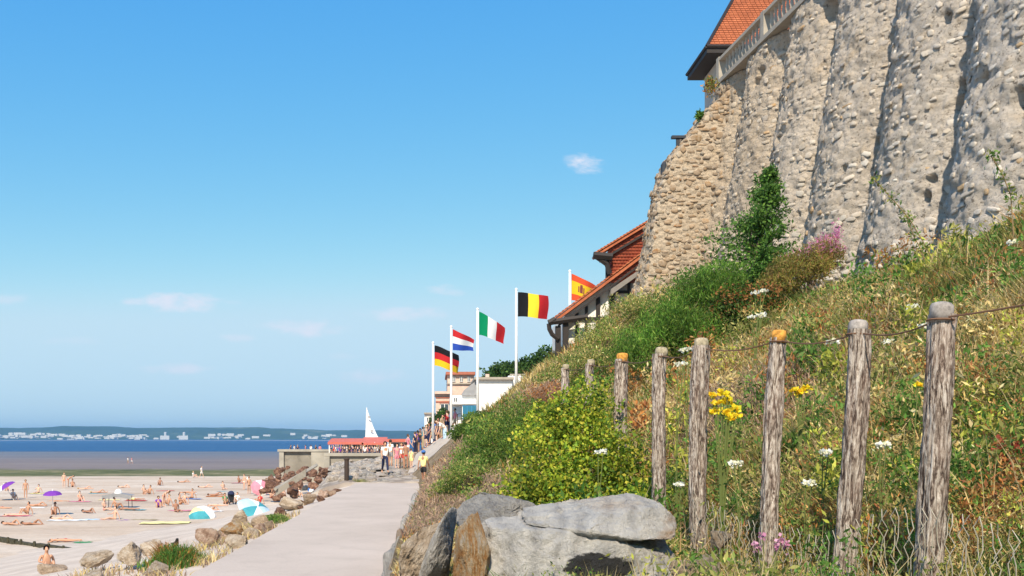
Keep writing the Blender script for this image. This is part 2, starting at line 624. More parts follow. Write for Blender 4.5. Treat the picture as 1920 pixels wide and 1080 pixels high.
# body of the path above the beach
bm = bmesh.new()
bmesh.ops.create_cube(bm, size=1, matrix=Matrix.Translation(((PATH_L + 4) / 2 + 0.02, 21.9, -1.75)) @ Matrix.Diagonal((4 - PATH_L - 0.04, 55.8, 3.3, 1)))
tag(bm_obj('path_bed', bm, QUAY_M), kind='structure')
ysl = np.linspace(-6, 112, 110)
tt = np.linspace(0, 1, 40)
Yg, Tg = np.meshgrid(ysl, tt, indexing='ij')
Xg = toe_x(Yg) - 0.6 + (PATH_L - 0.02 - toe_x(Yg) + 0.6) * Tg
Zg = apron_z(Xg, Yg) + 0.05 * n3(Xg, Yg, 1.6, 8) + 0.10 * n3(Xg, Yg, 5, 6) * (1 - Tg)
Zg[:, 0] -= 0.3
Zg[:, -1] = -0.08
tag(link('concrete_slope', np_quads('concrete_slope', np.stack([Xg, Yg, Zg], -1).reshape(-1, 3), grid_faces(len(ysl), len(tt)), True), APRON_M), kind='structure')


def mk_bank():
    m = M('bank_soil', 0.95, 0.1)
    p = m.pos()
    f = m.noise(p, 1.2, 7, 0.7)
    c = m.ramp(f, [(0.3, (0.13, 0.095, 0.055)), (0.5, (0.27, 0.20, 0.125)), (0.7, (0.38, 0.29, 0.20))])
    m.color(c)
    m.bump(m.noise(p, 9, 8, 0.8), 1.0, 0.12)
    return m.m


BANK_M = mk_bank()
bxs = np.concatenate([np.linspace(-4, -0.8, 14), np.linspace(-0.76, -0.44, 8), np.linspace(-0.4, 13, 150), np.linspace(13.4, 22, 16)])
bys = np.concatenate([np.linspace(2.4, 30, 220), np.linspace(30.3, 110, 170)])
sheet('bank', bxs, bys, lambda X, Y: bank_z(X, Y), BANK_M)

# far shore
def mk_hill():
    m = M('wooded_hill', 0.95, 0.05)
    f = m.noise(m.pos((0.003, 0.003, 0.012)), 1.0, 7, 0.7)
    c = m.ramp(f, [(0.35, (0.02, 0.045, 0.03)), (0.55, (0.04, 0.075, 0.04)), (0.62, (0.09, 0.12, 0.06)), (0.72, (0.26, 0.22, 0.15))])
    m.color(c)
    return m.m


HILL_M = mk_hill()
hx = np.linspace(-6500, 5200, 300)
hy = np.linspace(0, 1, 14)
prof = np.interp(hx, [(q - HX) / F * 6000 for q in (-1000, -300, 0, 60, 140, 260, 420, 520, 620, 740, 850, 1100, 1500, 2300)],
                 [70, 75, 72, 82, 80, 76, 80, 68, 64, 58, 52, 45, 40, 20]) + 5 * n3(hx, hx * 0, 260, 2) + 3 * n3(hx, hx * 0, 70, 4)
HXg, HTg = np.meshgrid(hx, hy, indexing='ij')
HYg = 5600 + 900 * HTg
HZg = -5.2 + (prof[:, None] * (np.sin(HTg * math.pi / 2) ** 0.8)) * (1 + 0.18 * fbm(np.stack([HXg / 300, HTg * 3, HXg * 0], -1), 3, 5) * (1 - HTg))
HZg[:, 0] = -5.2
tag(link('hills', np_quads('hills', np.stack([HXg, HYg, HZg], -1).reshape(-1, 3), grid_faces(300, 14), False), HILL_M), kind='structure')

# ------------------------------------------------------------------ mesh helpers for built things
def bm_box(bm, lo, hi, rot=None):
    lo, hi = Vector(lo), Vector(hi)
    mt = Matrix.Translation((lo + hi) / 2) @ Matrix.Diagonal((*(hi - lo), 1))
    if rot is not None:
        mt = rot @ mt
    return bmesh.ops.create_cube(bm, size=1, matrix=mt)['verts']


def bm_tube(bm, pts, r, seg=8, cap=True):
    pts = [Vector(p) for p in pts]
    rs = r if isinstance(r, (list, tuple)) else [r] * len(pts)
    rings = []
    for i, p in enumerate(pts):
        d = (pts[min(i + 1, len(pts) - 1)] - pts[max(i - 1, 0)]).normalized()
        a = d.cross(Vector((0, 0, 1)))
        if a.length < 1e-3:
            a = d.cross(Vector((1, 0, 0)))
        a.normalize()
        b = d.cross(a)
        rings.append([bm.verts.new(p + (a * math.cos(t) + b * math.sin(t)) * rs[i]) for t in [2 * math.pi * k / seg for k in range(seg)]])
    for A, B in zip(rings, rings[1:]):
        for k in range(seg):
            bm.faces.new((A[k], A[(k + 1) % seg], B[(k + 1) % seg], B[k]))
    if cap and seg > 2:
        bm.faces.new(list(reversed(rings[0])))
        bm.faces.new(rings[-1])


def bm_lathe(bm, prof, seg=10, at=(0, 0, 0)):
    at = Vector(at)
    rings = [[bm.verts.new(at + Vector((r * math.cos(2 * math.pi * k / seg), r * math.sin(2 * math.pi * k / seg), z))) for k in range(seg)] for r, z in prof]
    for A, B in zip(rings, rings[1:]):
        for k in range(seg):
            bm.faces.new((A[k], A[(k + 1) % seg], B[(k + 1) % seg], B[k]))
    bm.faces.new(list(reversed(rings[0])))
    bm.faces.new(rings[-1])


def bm_prism(bm, poly, y0, y1):
    """polygon in the XZ plane pushed from y0 to y1"""
    a = [bm.verts.new((x, y0, z)) for x, z in poly]
    b = [bm.verts.new((x, y1, z)) for x, z in poly]
    n = len(poly)
    fs = [bm.faces.new(a), bm.faces.new(list(reversed(b)))]
    for i in range(n):
        fs.append(bm.faces.new((a[i], b[i], b[(i + 1) % n], a[(i + 1) % n])))
    bmesh.ops.recalc_face_normals(bm, faces=fs)


def box_part(name, lo, hi, mat, parent=None, bevel=0.0, kind=None):
    bm = bmesh.new()
    bm_box(bm, lo, hi)
    if bevel:
        bmesh.ops.bevel(bm, geom=bm.edges[:], offset=bevel, segments=1, affect='EDGES', profile=0.5)
    return bm_obj(name, bm, mat, parent, kind=kind)


def rock_mesh(name, seed, sub=3, planes=14, rough=0.07, fine=0.05, facet=0.028):
    """faceted boulder of about unit radius"""
    r = np.random.default_rng(seed)
    bm = bmesh.new()
    bmesh.ops.create_icosphere(bm, subdivisions=sub, radius=1)
    D = np.array([v.co[:] for v in bm.verts])
    D = unit(D)
    N = unit(r.normal(size=(planes, 3)))
    dist = r.uniform(0.62, 1.0, planes)
    dt = D @ N.T
    R = np.where(dt > 0.05, dist / np.maximum(dt, 0.05), 9)
    k = 55
    rad = -np.log(np.exp(-k * np.minimum(R, 1.25)).sum(1) + math.exp(-k * 1.15)) / k
    cs = unit(r.normal(size=(26, 3)))
    rad = rad * (1 + facet * np.sin(np.argmax(D @ cs.T, 1) * 12.9898 + seed))
    P = D * rad[:, None]
    P = P * (1 + rough * fbm(P * 1.7 + seed, 3, seed)[:, None] - fine * np.abs(fbm(P * 5 + seed, 4, seed + 5))[:, None])
    for v, p in zip(bm.verts, P):
        v.co = p
    me = bpy.data.meshes.new(name)
    bm.to_mesh(me)
    bm.free()
    return me


def hull_bm(bm, pts, bevel, cuts, seed, amp=1.0, sc=1.0):
    """angular block: hull of the points, worn edges, fine rough relief"""
    b2 = bmesh.new()
    for p in pts:
        b2.verts.new(p)
    r_ = bmesh.ops.convex_hull(b2, input=b2.verts[:])
    bmesh.ops.delete(b2, geom=[v for v in b2.verts if not v.link_faces], context='VERTS')
    bmesh.ops.dissolve_limit(b2, angle_limit=.12, verts=b2.verts[:], edges=b2.edges[:])
    bmesh.ops.bevel(b2, geom=b2.edges[:], offset=bevel, segments=2, affect='EDGES', profile=.5, clamp_overlap=True)
    bmesh.ops.triangulate(b2, faces=b2.faces[:])
    for _ in range(cuts):
        lim = np.median([e.calc_length() for e in b2.edges]) * .8
        bmesh.ops.subdivide_edges(b2, edges=[e for e in b2.edges if e.calc_length() > lim], cuts=1)
        bmesh.ops.triangulate(b2, faces=b2.faces[:])
    b2.normal_update()
    P = np.array([v.co[:] for v in b2.verts])
    N = np.array([v.normal[:] for v in b2.verts])
    q = P / sc
    d = .030 * fbm(q * 2.6 + seed, 4, seed) - .030 * np.abs(fbm(q * 5 + seed, 3, seed + 3)) + .010 * fbm(q * 17, 2, seed + 7)
    rg = np.random.default_rng(seed)
    cs = rg.normal(0, .6, (30, 3)) * sc
    own = np.argmin(((P[:, None] - cs[None]) ** 2).sum(-1), 1)
    d = d + rg.normal(0, .016, 30)[own]
    P = P + N * (d * sc * amp)[:, None]
    for v, p in zip(b2.verts, P):
        v.co = p
    me_ = bpy.data.meshes.new('tmp')
    b2.to_mesh(me_)
    b2.free()
    bm.from_mesh(me_)
    bpy.data.meshes.remove(me_)


def hull_rock(name, seed, cuts=3, n=15, box=.55):
    r = np.random.default_rng(seed)
    D = unit(r.normal(size=(n, 3)))
    D = D / (np.abs(D).max(1, keepdims=True) ** box) * r.uniform(.72, .98, (n, 1))
    bm = bmesh.new()
    hull_bm(bm, D.tolist(), .06, cuts, seed)
    me = bpy.data.meshes.new(name)
    bm.to_mesh(me)
    bm.free()
    return me


_rocks = [hull_rock('rock', 100 + i, 3) for i in range(10)]


def rock(name, label, cat, loc, size, mat, rz=None, group=None, me=None, tilt=0.2, seed=None):
    rr = random.Random(seed if seed is not None else hash((round(loc[0], 2), round(loc[1], 2))) & 0xffff)
    o = bpy.data.objects.new(name, me or rr.choice(_rocks))
    COL.objects.link(o)
    o.location = loc
    o.scale = size
    o.rotation_euler = (rr.uniform(-tilt, tilt), rr.uniform(-tilt, tilt), rr.uniform(0, 6.28) if rz is None else rz)
    set_mat(o, mat)
    return tag(o, label, cat, group)


# ------------------------------------------------------------------ far shore town
WHITE = paint('far_pale_wall', (0.54, 0.53, 0.50), 0.8)
bm = bmesh.new()
rt = random.Random(4)
for (c, w, dz, n) in [(10, 30, 0, 14), (75, 55, 6, 46), (150, 40, -2, 24), (240, 50, 2, 34), (270, 25, -4, 14), (440, 90, 2, 24), (600, 60, 4, 16)]:
    for i in range(n):
        q = rt.gauss(c, w * 0.5)
        X = (q - HX) / F * 5600
        Y = 5480 + rt.uniform(-40, 60)
        h = rt.uniform(5, 13)
        zb = rt.uniform(-6, 18) + dz
        bm_box(bm, (X - rt.uniform(6, 22), Y, zb), (X + rt.uniform(6, 22), Y + 15, zb + h))
tag(bm_obj('far_town_houses', bm, WHITE), 'pale town along the foot of the blue hills over the water', 'town', kind='stuff')
for q, lab in ((310, 'left one of the two pale towers on the far shore'), (345, 'right one of the two pale towers on the far shore')):
    p = px(q, 800, 5400)
    t = thing('storage_tower', lab, 'tower', (p.x, p.y, -4.5), 0, 'pale towers on the far shore')
    bm = bmesh.new()
    bm_lathe(bm, [(7, 0), (7, 38), (5, 41)], 12)
    bm_obj('shaft', bm, WHITE, t)
    box_part('base_building', (-26, -10.5, 0), (24, -9.2, 22), WHITE, t)

# ------------------------------------------------------------------ jetty, stone slope
def mk_slope_stone():
    m = M('slope_masonry', 0.9, 0.2)
    v = m.n('ShaderNodeTexVoronoi', Scale=1.5)
    m.t.links.new(m.pos((1, 0.6, 1)), v.inputs['Vector'])
    c = m.mix(m.mrange(v.outputs['Distance'], 0.35, 0.75), (0.50, 0.43, 0.36), (0.28, 0.23, 0.19))
    c = m.mix(m.mrange(m.noise(m.pos(), 0.5, 6, 0.7), 0.45, 0.7, 0, 0.7), c, (0.36, 0.30, 0.26))
    m.color(c)
    m.bump(m.noise(m.pos(), 3, 7, 0.8), 1.0, 0.15)
    return m.m


SLOPE_M = mk_slope_stone()
sl_y = np.linspace(48.5, 97, 90)
sl_t = np.linspace(0, 1, 50)
Yg, Tg = np.meshgrid(sl_y, sl_t, indexing='ij')
left = np.interp(Yg, [48.5, 97], [-7.5, -12.5])
Xg = left + (1.5 - left) * Tg
top = 0.02 + 0.78 * np.clip((Yg - 49) / 46, 0, 1) * np.clip((Xg + 6.5) / 4.0, -.1, 1)
edge = np.interp(Yg, [48.5, 60, 97], [-4.3, -5.2, -9.6])
base = apron_z(np.minimum(Xg, -4), Yg) - 0.3
k = np.clip((Xg - (edge - 2.6)) / 2.6, 0, 1)
Zg = base + (top - base) * k ** 0.8 + (0.10 * n3(Xg, Yg, 0.9, 3) + 0.10 * n3(Xg, Yg, 2.5, 7))
Zg[0, :] = -3.2
slope_o = tag(link('stone_slope', np_quads('stone_slope', np.stack([Xg, Yg, Zg], -1).reshape(-1, 3), grid_faces(len(sl_y), 50), True), SLOPE_M), kind='structure')


slope_xyz = np.stack([Xg, Yg, Zg], -1).reshape(-1, 3)


def slope_z(X, Y):
    return 0.02 + 0.78 * min(1, max(0, (Y - 49) / 46)) * min(1, max(-.1, (X + 6.5) / 4.0)) + 0.05


PALE_EDGE = paint('pale_coping', (0.32, 0.295, 0.25), 0.85, .25, .6)
jt = thing('jetty', 'long concrete jetty wall with a flat crowded terrace on top', 'jetty', (0, 0, 0))
TOP, FLOOR = 0.78, -0.10
bm = bmesh.new()
bm_box(bm, (-10.6, 97.6, -5), (12, 150, FLOOR))
bm_obj('terrace', bm, PALE_EDGE, jt)
bm = bmesh.new()
bm_box(bm, (-10.6, 97, -5), (12, 97.59, TOP - 0.32))
bm_obj('wall', bm, QUAY_M, jt)
bm = bmesh.new()
bm_box(bm, (-20.4, 131.6, -5), (-10.62, 150, FLOOR))
bm_obj('terrace', bm, PALE_EDGE, jt)
bm = bmesh.new()
bm_box(bm, (-20.4, 131, -5), (-10.62, 131.59, TOP - 0.32))
bm_obj('wall', bm, QUAY_M, jt)
bm = bmesh.new()
bm_box(bm, (-10.75, 96.72, TOP - 0.30), (12, 97.9, TOP))
bm_obj('coping', bm, PALE_EDGE, jt)
bm = bmesh.new()
bm_box(bm, (-20.6, 130.5, TOP - 0.31), (-10.87, 131.9, TOP - 0.01))
bm_obj('coping', bm, PALE_EDGE, jt)
for (x0, x1, Y) in ((-20.4, -19.8, 130.6), (-16.2, -13.8, 130.6), (-10.75, -10.2, 96.6)):
    box_part('pier', (x0, Y, -5), (x1, Y + 1, TOP - 0.33), PALE_EDGE, jt)
for (x0, x1, z0) in ((-9.9, -7.4, -0.25), (-7.0, -4.6, -0.3), (-4.2, -1.8, -0.25)):
    box_part('panel', (x0, 96.9, -1.6), (x1, 97.05, z0), QUAY_M, jt)
# pale sloping stair wall down to the beach
a, b = px(594, 872, 92), px(516, 917, 84)
st = thing('stair_wall', 'pale narrow sloping beam running from the jetty down to the beach', 'stair wall', b)
bm = bmesh.new()
d = a - b
bm_tube(bm, [(0, 0, 0), d], 0.17, 4)
bm_obj('coping', bm, PALE_EDGE, st)
bm = bmesh.new()
bm_prism(bm, [(0, -0.1), (d.x, d.z - 0.1), (d.x, d.z - .75), (0, -0.6)], 0.2, 0.5)
bm_obj('wall', bm, QUAY_M, st)

rx_, ry_ = np.linspace(0, 1, 14), np.linspace(58, 84, 40)
Tg, Yg = np.meshgrid(rx_, ry_, indexing='ij')
Xg = np.interp(Yg, [58, 66, 84], [-1.6, -1.4, -1.0]) + Tg * np.interp(Yg, [58, 66, 84], [2.2, 3.2, 3.4])
tag(link('ramp', np_quads('ramp', np.stack([Xg, Yg, bank_z(Xg, Yg) + .03], -1).reshape(-1, 3), grid_faces(14, 40)[:, ::-1], True), mk_concrete('ramp_paving', (0.40, 0.34, 0.28), (0.50, 0.43, 0.36), (.3, .25, .2), .5, .5)), kind='structure')
# dark post at the end of the path
p = px(650, 909, 50)
t = thing('mooring_post', 'dark upright post where the path meets the stone slope', 'post', p)
bm = bmesh.new()
bm_lathe(bm, [(0.13, -0.3), (0.12, 0.5), (0.12, 1.25)], 10)
bm_obj('shaft', bm, paint('dark_timber', (0.05, 0.035, 0.028), 0.85), t)
bm = bmesh.new()
bm_lathe(bm, [(0.14, 1.25), (0.15, 1.3), (0.09, 1.36)], 10)
bm_obj('cap', bm, paint('dark_timber', (0.05, 0.035, 0.028), 0.85), t)

# rocks heaped at the foot of the jetty
rr = random.Random(21)
n = 0
while n < 110:
    Y = rr.uniform(84, 128)
    q = rr.uniform(492, 640)
    y_top = np.interp(q, [490, 530, 600, 640], [906, 876, 878, 888])
    X = (q - HX) / F * Y
    if X > -9.6 and Y > 96 or X > -8.2:
        continue
    zlim = EYE - (y_top - HY) / F * Y
    zb = left_z(X, Y)
    z = rr.uniform(zb, max(zb + 0.2, min(-0.35, zlim)))
    s = rr.uniform(0.28, 0.66)
    red_ = rr.random() < .85
    rock('boulder', ('red brown' if red_ else 'tan') + (' boulder high' if z > -1.5 else ' boulder low') + ' in the jetty heap, ' + ('seaward of' if q < 550 else 'beside') + ' the stair wall', 'boulder', (X, Y, z), (s * 1.2, s, s * 0.75), ROCK_RED if red_ else ROCK_TAN,
         group='boulders heaped at the foot of the jetty', seed=n)
    n += 1

# ------------------------------------------------------------------ rocks along the seaward edge of the path
edge_list = [  # photo x, y of base, depth, sizes, material, words
    (180, 1062, 21, (.60, .5, .34), ROCK_PALE, 'pale cream rock half sunk in dry grass at the lower left corner'),
    (100, 1078, 24, (.62, .5, .30), ROCK_TAN, 'brown flat rock in front of the bather at the lower left corner'),
    (245, 1050, 20, (.55, .5, .38), ROCK_PALE, 'pale rough rock just left of the green tuft'),
    (290, 1075, 17.5, (.34, .3, .22), ROCK_PALE, 'small pale rock below the green tuft at the path edge'),
    (285, 1035, 24, (.5, .45, .36), ROCK_PALE, 'bleached rock behind the green tuft'),
    (388, 1012, 22.5, (.40, .5, .30), ROCK_PINK, 'large pinkish rock above the green tuft beside the path'),
    (435, 1002, 23.5, (.42, .5, .30), ROCK_RUST, 'orange brown rock in the middle of the path edge row'),
    (450, 978, 30, (.52, .5, .38), ROCK_PALE, 'cream rock standing behind the orange brown rock'),
    (492, 985, 26, (.38, .45, .32), ROCK_TAN, 'tan rock with a dark split left of the small grass tuft'),
    (525, 966, 31, (.45, .45, .27), ROCK_RED, 'dark red rock right behind the small grass tuft'),
    (545, 950, 34, (.62, .6, .36), ROCK_PALE, 'broad pale rock past the small grass tuft'),
    (578, 940, 37, (.55, .5, .33), ROCK_TAN, 'tan rock below the blue and white parasol'),
    (605, 932, 41, (.6, .5, .3), ROCK_PINK, 'flat pink rock near the far end of the path edge row'),
    (628, 924, 44, (.45, .5, .22), ROCK_RED, 'low red brown rock near the dark post'),
]
for (q, y, Y, s, m, lab) in edge_list:
    p = px(q, y, Y)
    rock('rock', lab, 'rock', (p.x, p.y, p.z + s[2] * 0.3), tuple(v * .74 for v in s), m, group='rocks along the seaward edge of the path', tilt=.35)

rr = random.Random(77)
for k in range(46):
    Y = rr.uniform(16, 47)
    X = PATH_L - .25 - rr.random() ** 1.5 * np.interp(Y, [16, 25, 47], [3.2, 1.6, 1.1])
    s = rr.uniform(.10, .26)
    m = rr.choice([ROCK_PINK, ROCK_PALE, ROCK_TAN, ROCK_RED, ROCK_PALE])
    nm_ = {id(ROCK_PINK): 'pinkish', id(ROCK_PALE): 'pale cream', id(ROCK_TAN): 'tan', id(ROCK_RED): 'dark red'}[id(m)]
    zn = 'near the green tuft' if Y < 21 else 'between the two green tufts' if Y < 28 else 'below the blue and white parasol' if Y < 39 else 'near the dark post'
    rock('stone', f'small {nm_} rubble stone on the seaward path edge, {zn}', 'stone', (X, Y, float(apron_z(X, Y)) + s * .3), (s * 1.2, s, s * .8), m,
         group='small stones along the seaward edge of the path', tilt=.5, seed=300 + k)

# ------------------------------------------------------------------ big retaining wall on the right
RIB0, RIBP = 42.25, 4.10
RIBS = [RIB0 - RIBP * k for k in range(7)]
W_TOP = 18.0


def sstep(a, b, x):
    t = np.clip((x - a) / (b - a), 0, 1)
    return t * t * (3 - 2 * t)


def wall_x(Y, z):
    Y, z = np.asarray(Y, float), np.asarray(z, float)
    x = 13.44 + 0.081 * (29.7 - Y) - 0.165 * (15.3 - z)
    ph = np.mod((RIB0 - Y) / RIBP, 1.0)              # 0 at the far cusp of each buttress
    prof_ = np.sqrt(np.clip(1 - np.abs(2 * ph - 1) ** 2.0, 0, 1))
    depth = np.interp(z, [6, 12, 17, 18], [1.45, 1.3, 1.05, 0.7])
    x = x + depth * (1 - prof_)
    e = np.interp(z, [7.5, 8.7, 12.5, 13.8, 14.5, 15.4, 15.9, 16.8, 17.3], [2.25, 2.2, 2.1, 2.0, 1.9, 1.35, 1.0, 0.45, 0.0])
    x = x - e * sstep(43.25, 43.5, Y)
    return x


wy = np.unique(np.round(np.concatenate([np.arange(17, 45.6, 0.085)] +
                                       [np.linspace(k - 0.2, k + 0.14, 9) for k in RIBS] + [np.linspace(k - 0.9, k + 0.5, 30) for k in RIBS] +
                                       [np.linspace(43.24, 43.52, 26)]), 4))
wz = np.arange(4.6, W_TOP + 0.01, 0.085)
PITS = []
for (q, y, r) in [(1422, 140, .24), (1414, 155, .16), (1556, 18, .24), (1562, 8, .15), (1496, 402, .07), (1610, 100, .07), (1700, 25, .12), (1770, 36, .12), (1906, 190, .2), (1912, 215, .14),
                  (1836, 155, .14), (1792, 195, .12), (1655, 240, .09), (1640, 265, .07), (1735, 370, .12), (1460, 260, .1), (1395, 95, .1), (1580, 320, .08), (1800, 160, .11), (1690, 190, .08), (1745, 340, .1), (1560, 85, .08)]:
    Y = 20.0
    while Y < 45:
        p = px(q, y, Y)
        if p.x <= wall_x(Y, p.z) and (p.x > 0):
            nxt = px(q, y, Y + 0.03)
            if nxt.x > wall_x(Y + 0.03, nxt.z):
                break
        if p.x > wall_x(Y, p.z):
            break
        Y += 0.03
    PITS.append((Y, p.z, r))
Yg, Zg = np.meshgrid(wy, wz, indexing='ij')
Xg = wall_x(Yg, Zg)
Pn = np.stack([Xg, Yg, Zg], -1)
rel = 0.05 * fbm(Pn * 6.5, 2, 29) + 0.075 * fbm(Pn * 2.2, 3, 3) + 0.05 * np.abs(fbm(Pn * 5.2, 2, 8)) + 0.05 * fbm(Pn * 0.55, 2, 12)
pit = np.zeros_like(Xg)
for (Y, z, r) in PITS:
    d = np.sqrt((Yg - Y) ** 2 * 0.8 + (Zg - z) ** 2 * 0.45) / r + 0.35 * vnoise(Pn * 4.5, 77)
    pit = np.maximum(pit, np.clip((1.1 - d) / 0.35, 0, 1) * min(0.7, 0.25 + r * 1.6))
Xg = Xg - rel + pit


def mk_wallcore():
    m = M('lime_mortar_wall', 0.92, 0.15)
    p = m.pos()
    big = m.noise(m.pos((0.5, 0.5, 0.22)), 0.7, 5, 0.6)
    c = m.ramp(big, [(0.3, (0.42, 0.355, 0.28)), (0.5, (0.52, 0.445, 0.355)), (0.7, (0.565, 0.49, 0.40))])
    sp_ = m.n('ShaderNodeSeparateXYZ')
    m.t.links.new(p, sp_.inputs[0])
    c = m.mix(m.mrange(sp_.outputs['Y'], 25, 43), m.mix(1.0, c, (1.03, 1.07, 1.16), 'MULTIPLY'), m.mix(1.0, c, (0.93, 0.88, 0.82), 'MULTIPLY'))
    och = m.noise(p, 1.1, 5, 0.65)
    c = m.mix(m.mrange(och, 0.54, 0.72, 0, 0.45), c, (0.42, 0.30, 0.17))
    v = m.n('ShaderNodeTexVoronoi', Scale=4.2, feature='F1')
    m.t.links.new(m.pos((1, 1, 1.5)), v.inputs['Vector'])
    c = m.mix(m.mrange(m.noise(p, 3.4, 7, 0.72), 0.54, 0.68, 0, 0.6), c, (0.27, 0.235, 0.19))
    c = m.mix(m.mrange(m.noise(p, 7.5, 5, 0.75), 0.56, 0.64, 0, 0.85), c, (0.12, 0.10, 0.08))
    c = m.mix(m.mrange(m.noise(m.pos((1, 1, 1.4)), 16, 4, 0.7), 0.58, 0.66, 0, 0.6), c, (0.14, 0.115, 0.09))
    m.color(c)
    h = m.math('ADD', m.noise(p, 8, 9, 0.8), m.math('MULTIPLY', v.outputs['Distance'], -0.7))
    m.bump(h, 1.0, 0.10)
    return m.m


WALL_M = mk_wallcore()
wall = thing('retaining_wall', 'tall pale rubble stone retaining wall with sloping buttresses above the bank', 'wall', (12.3, 33, 6))
w_off = Vector((12.3, 33, 6))
V = np.stack([Xg, Yg, Zg], -1)
# far return and top
back = V[-1].copy()
back[:, 0] += 6
V2 = np.concatenate([V, back[None]], 0)
topc = V2[:, -1:].copy()
topc[..., 0] += 4
V2 = np.concatenate([V2, topc], 1)
me = np_quads('wall_face', (V2 - np.array(w_off)).reshape(-1, 3), grid_faces(V2.shape[0], V2.shape[1])[:, ::-1], False)
link('wall_face', me, WALL_M, wall)

# stones of the wall, laid in uneven courses
arc = np.concatenate([[0], np.cumsum(np.hypot(np.diff(wy), np.diff(wall_x(wy, np.full_like(wy, 11.0)))))])
STONE_ME = []
for s in range(14):
    r = np.random.default_rng(500 + s)
    n = 8
    ang = np.arange(n) * 2 * math.pi / n + r.uniform(-.25, .25, n)
    rad = r.uniform(0.72, 1.1, n)
    out = np.stack([np.sign(np.cos(ang)) * np.abs(np.cos(ang)) ** .7 * rad, np.sign(np.sin(ang)) * np.abs(np.sin(ang)) ** .7 * rad], 1)
    rings = [np.c_[out, np.full(n, -0.5)], np.c_[out * 0.98, r.uniform(.25, .5, n)], np.c_[out * 0.66, r.uniform(.75, 1.05, n)]]
    V = np.concatenate(rings + [[[r.uniform(-.1, .1), r.uniform(-.1, .1), r.uniform(.9, 1.15)]]])
    T = []
    for a in range(2):
        for k in range(n):
            q0, q1, q2, q3 = a * n + k, a * n + (k + 1) % n, (a + 1) * n + (k + 1) % n, (a + 1) * n + k
            T += [(q0, q1, q2), (q0, q2, q3)]
    T += [(2 * n + k, 2 * n + (k + 1) % n, 3 * n) for k in range(n)]
    STONE_ME.append((V, np.array(T)))
PALS = [(.53, .455, .36), (.55, .48, .39), (.46, .405, .335), (.58, .52, .43), (.44, .37, .28), (.45, .29, .14), (.33, .29, .25), (.50, .40, .28)]
PALW = [.26, .24, .14, .12, .1, .035, .055, .05]
stones, low_l = [], []
z = 5.3
rs = np.random.default_rng(31)
while z < 17.6:
    ch = rs.uniform(0.10, 0.25)
    u = rs.uniform(0, .3)
    while u < arc[-1] - 0.1:
        w = rs.uniform(0.11, 0.40) * (1.3 if rs.random() < .1 else 1)
        Y = float(np.interp(u + w / 2, arc, wy))
        zz = z + ch / 2 + rs.uniform(-.08, .08) * (2.0 if Y > 42.8 else 1) + 0.12 * math.sin(u * 0.9)
        ch_l = ch * (rs.uniform(.55, 1.5) if Y > 42.8 else rs.uniform(.7, 1.15))
        u += w + rs.uniform(0.02, 0.1)
        x = float(wall_x(Y, zz))
        if Y < 20 or zz < bz(x - 0.1, Y) - 0.3:
            continue
        low = zz - bz(x - 0.1, Y)
        keep = 0.48 + 0.22 * (low < 1.6) + (0.32 if Y > 43 else 0)
        if rs.random() > keep or any(abs(Y - a) < c * 2.0 + .1 and abs(zz - b) < c * 2.2 + .1 for a, b, c in PITS):
            continue
        stones.append((x, Y, zz, w, ch_l))
        low_l.append(low)
    z += ch + 0.03
S = np.array(stones)
dy = 0.01
nx = np.stack([np.full(len(S), -1.0), (wall_x(S[:, 1] + dy, S[:, 2]) - wall_x(S[:, 1] - dy, S[:, 2])) / (2 * dy),
               (wall_x(S[:, 1], S[:, 2] + dy) - wall_x(S[:, 1], S[:, 2] - dy)) / (2 * dy)], -1)
nx = unit(nx)
tx = unit(np.cross(np.array([0, 0, 1.0]), nx))
ty = np.cross(nx, tx)
vis = (nx * (np.array([0, 0, EYE]) - S[:, :3])).sum(1) > 0
rel_s = 0.075 * fbm(S[:, :3] * 2.2, 3, 3) + 0.05 * np.abs(fbm(S[:, :3] * 5.2, 2, 8)) + 0.05 * fbm(S[:, :3] * 0.55, 2, 12)
facing = np.abs((nx * unit(np.array([0, 0, EYE]) - S[:, :3])).sum(1))
inframe = (HX + F * S[:, 0] / S[:, 1] < 1925) & (HY - F * (S[:, 2] - EYE) / S[:, 1] > -5) & vis
score = np.where(inframe, S[:, 3] * S[:, 4] * facing / S[:, 1] ** 2, 0)
order = np.argsort(-score)
single = set(order[:300].tolist())
bulkV, bulkT, bulkC, off = [], [], [], 0
stone_meshes = []
for Vv, Tt in STONE_ME:
    stone_meshes.append(np_quads('stone', Vv, Tt))
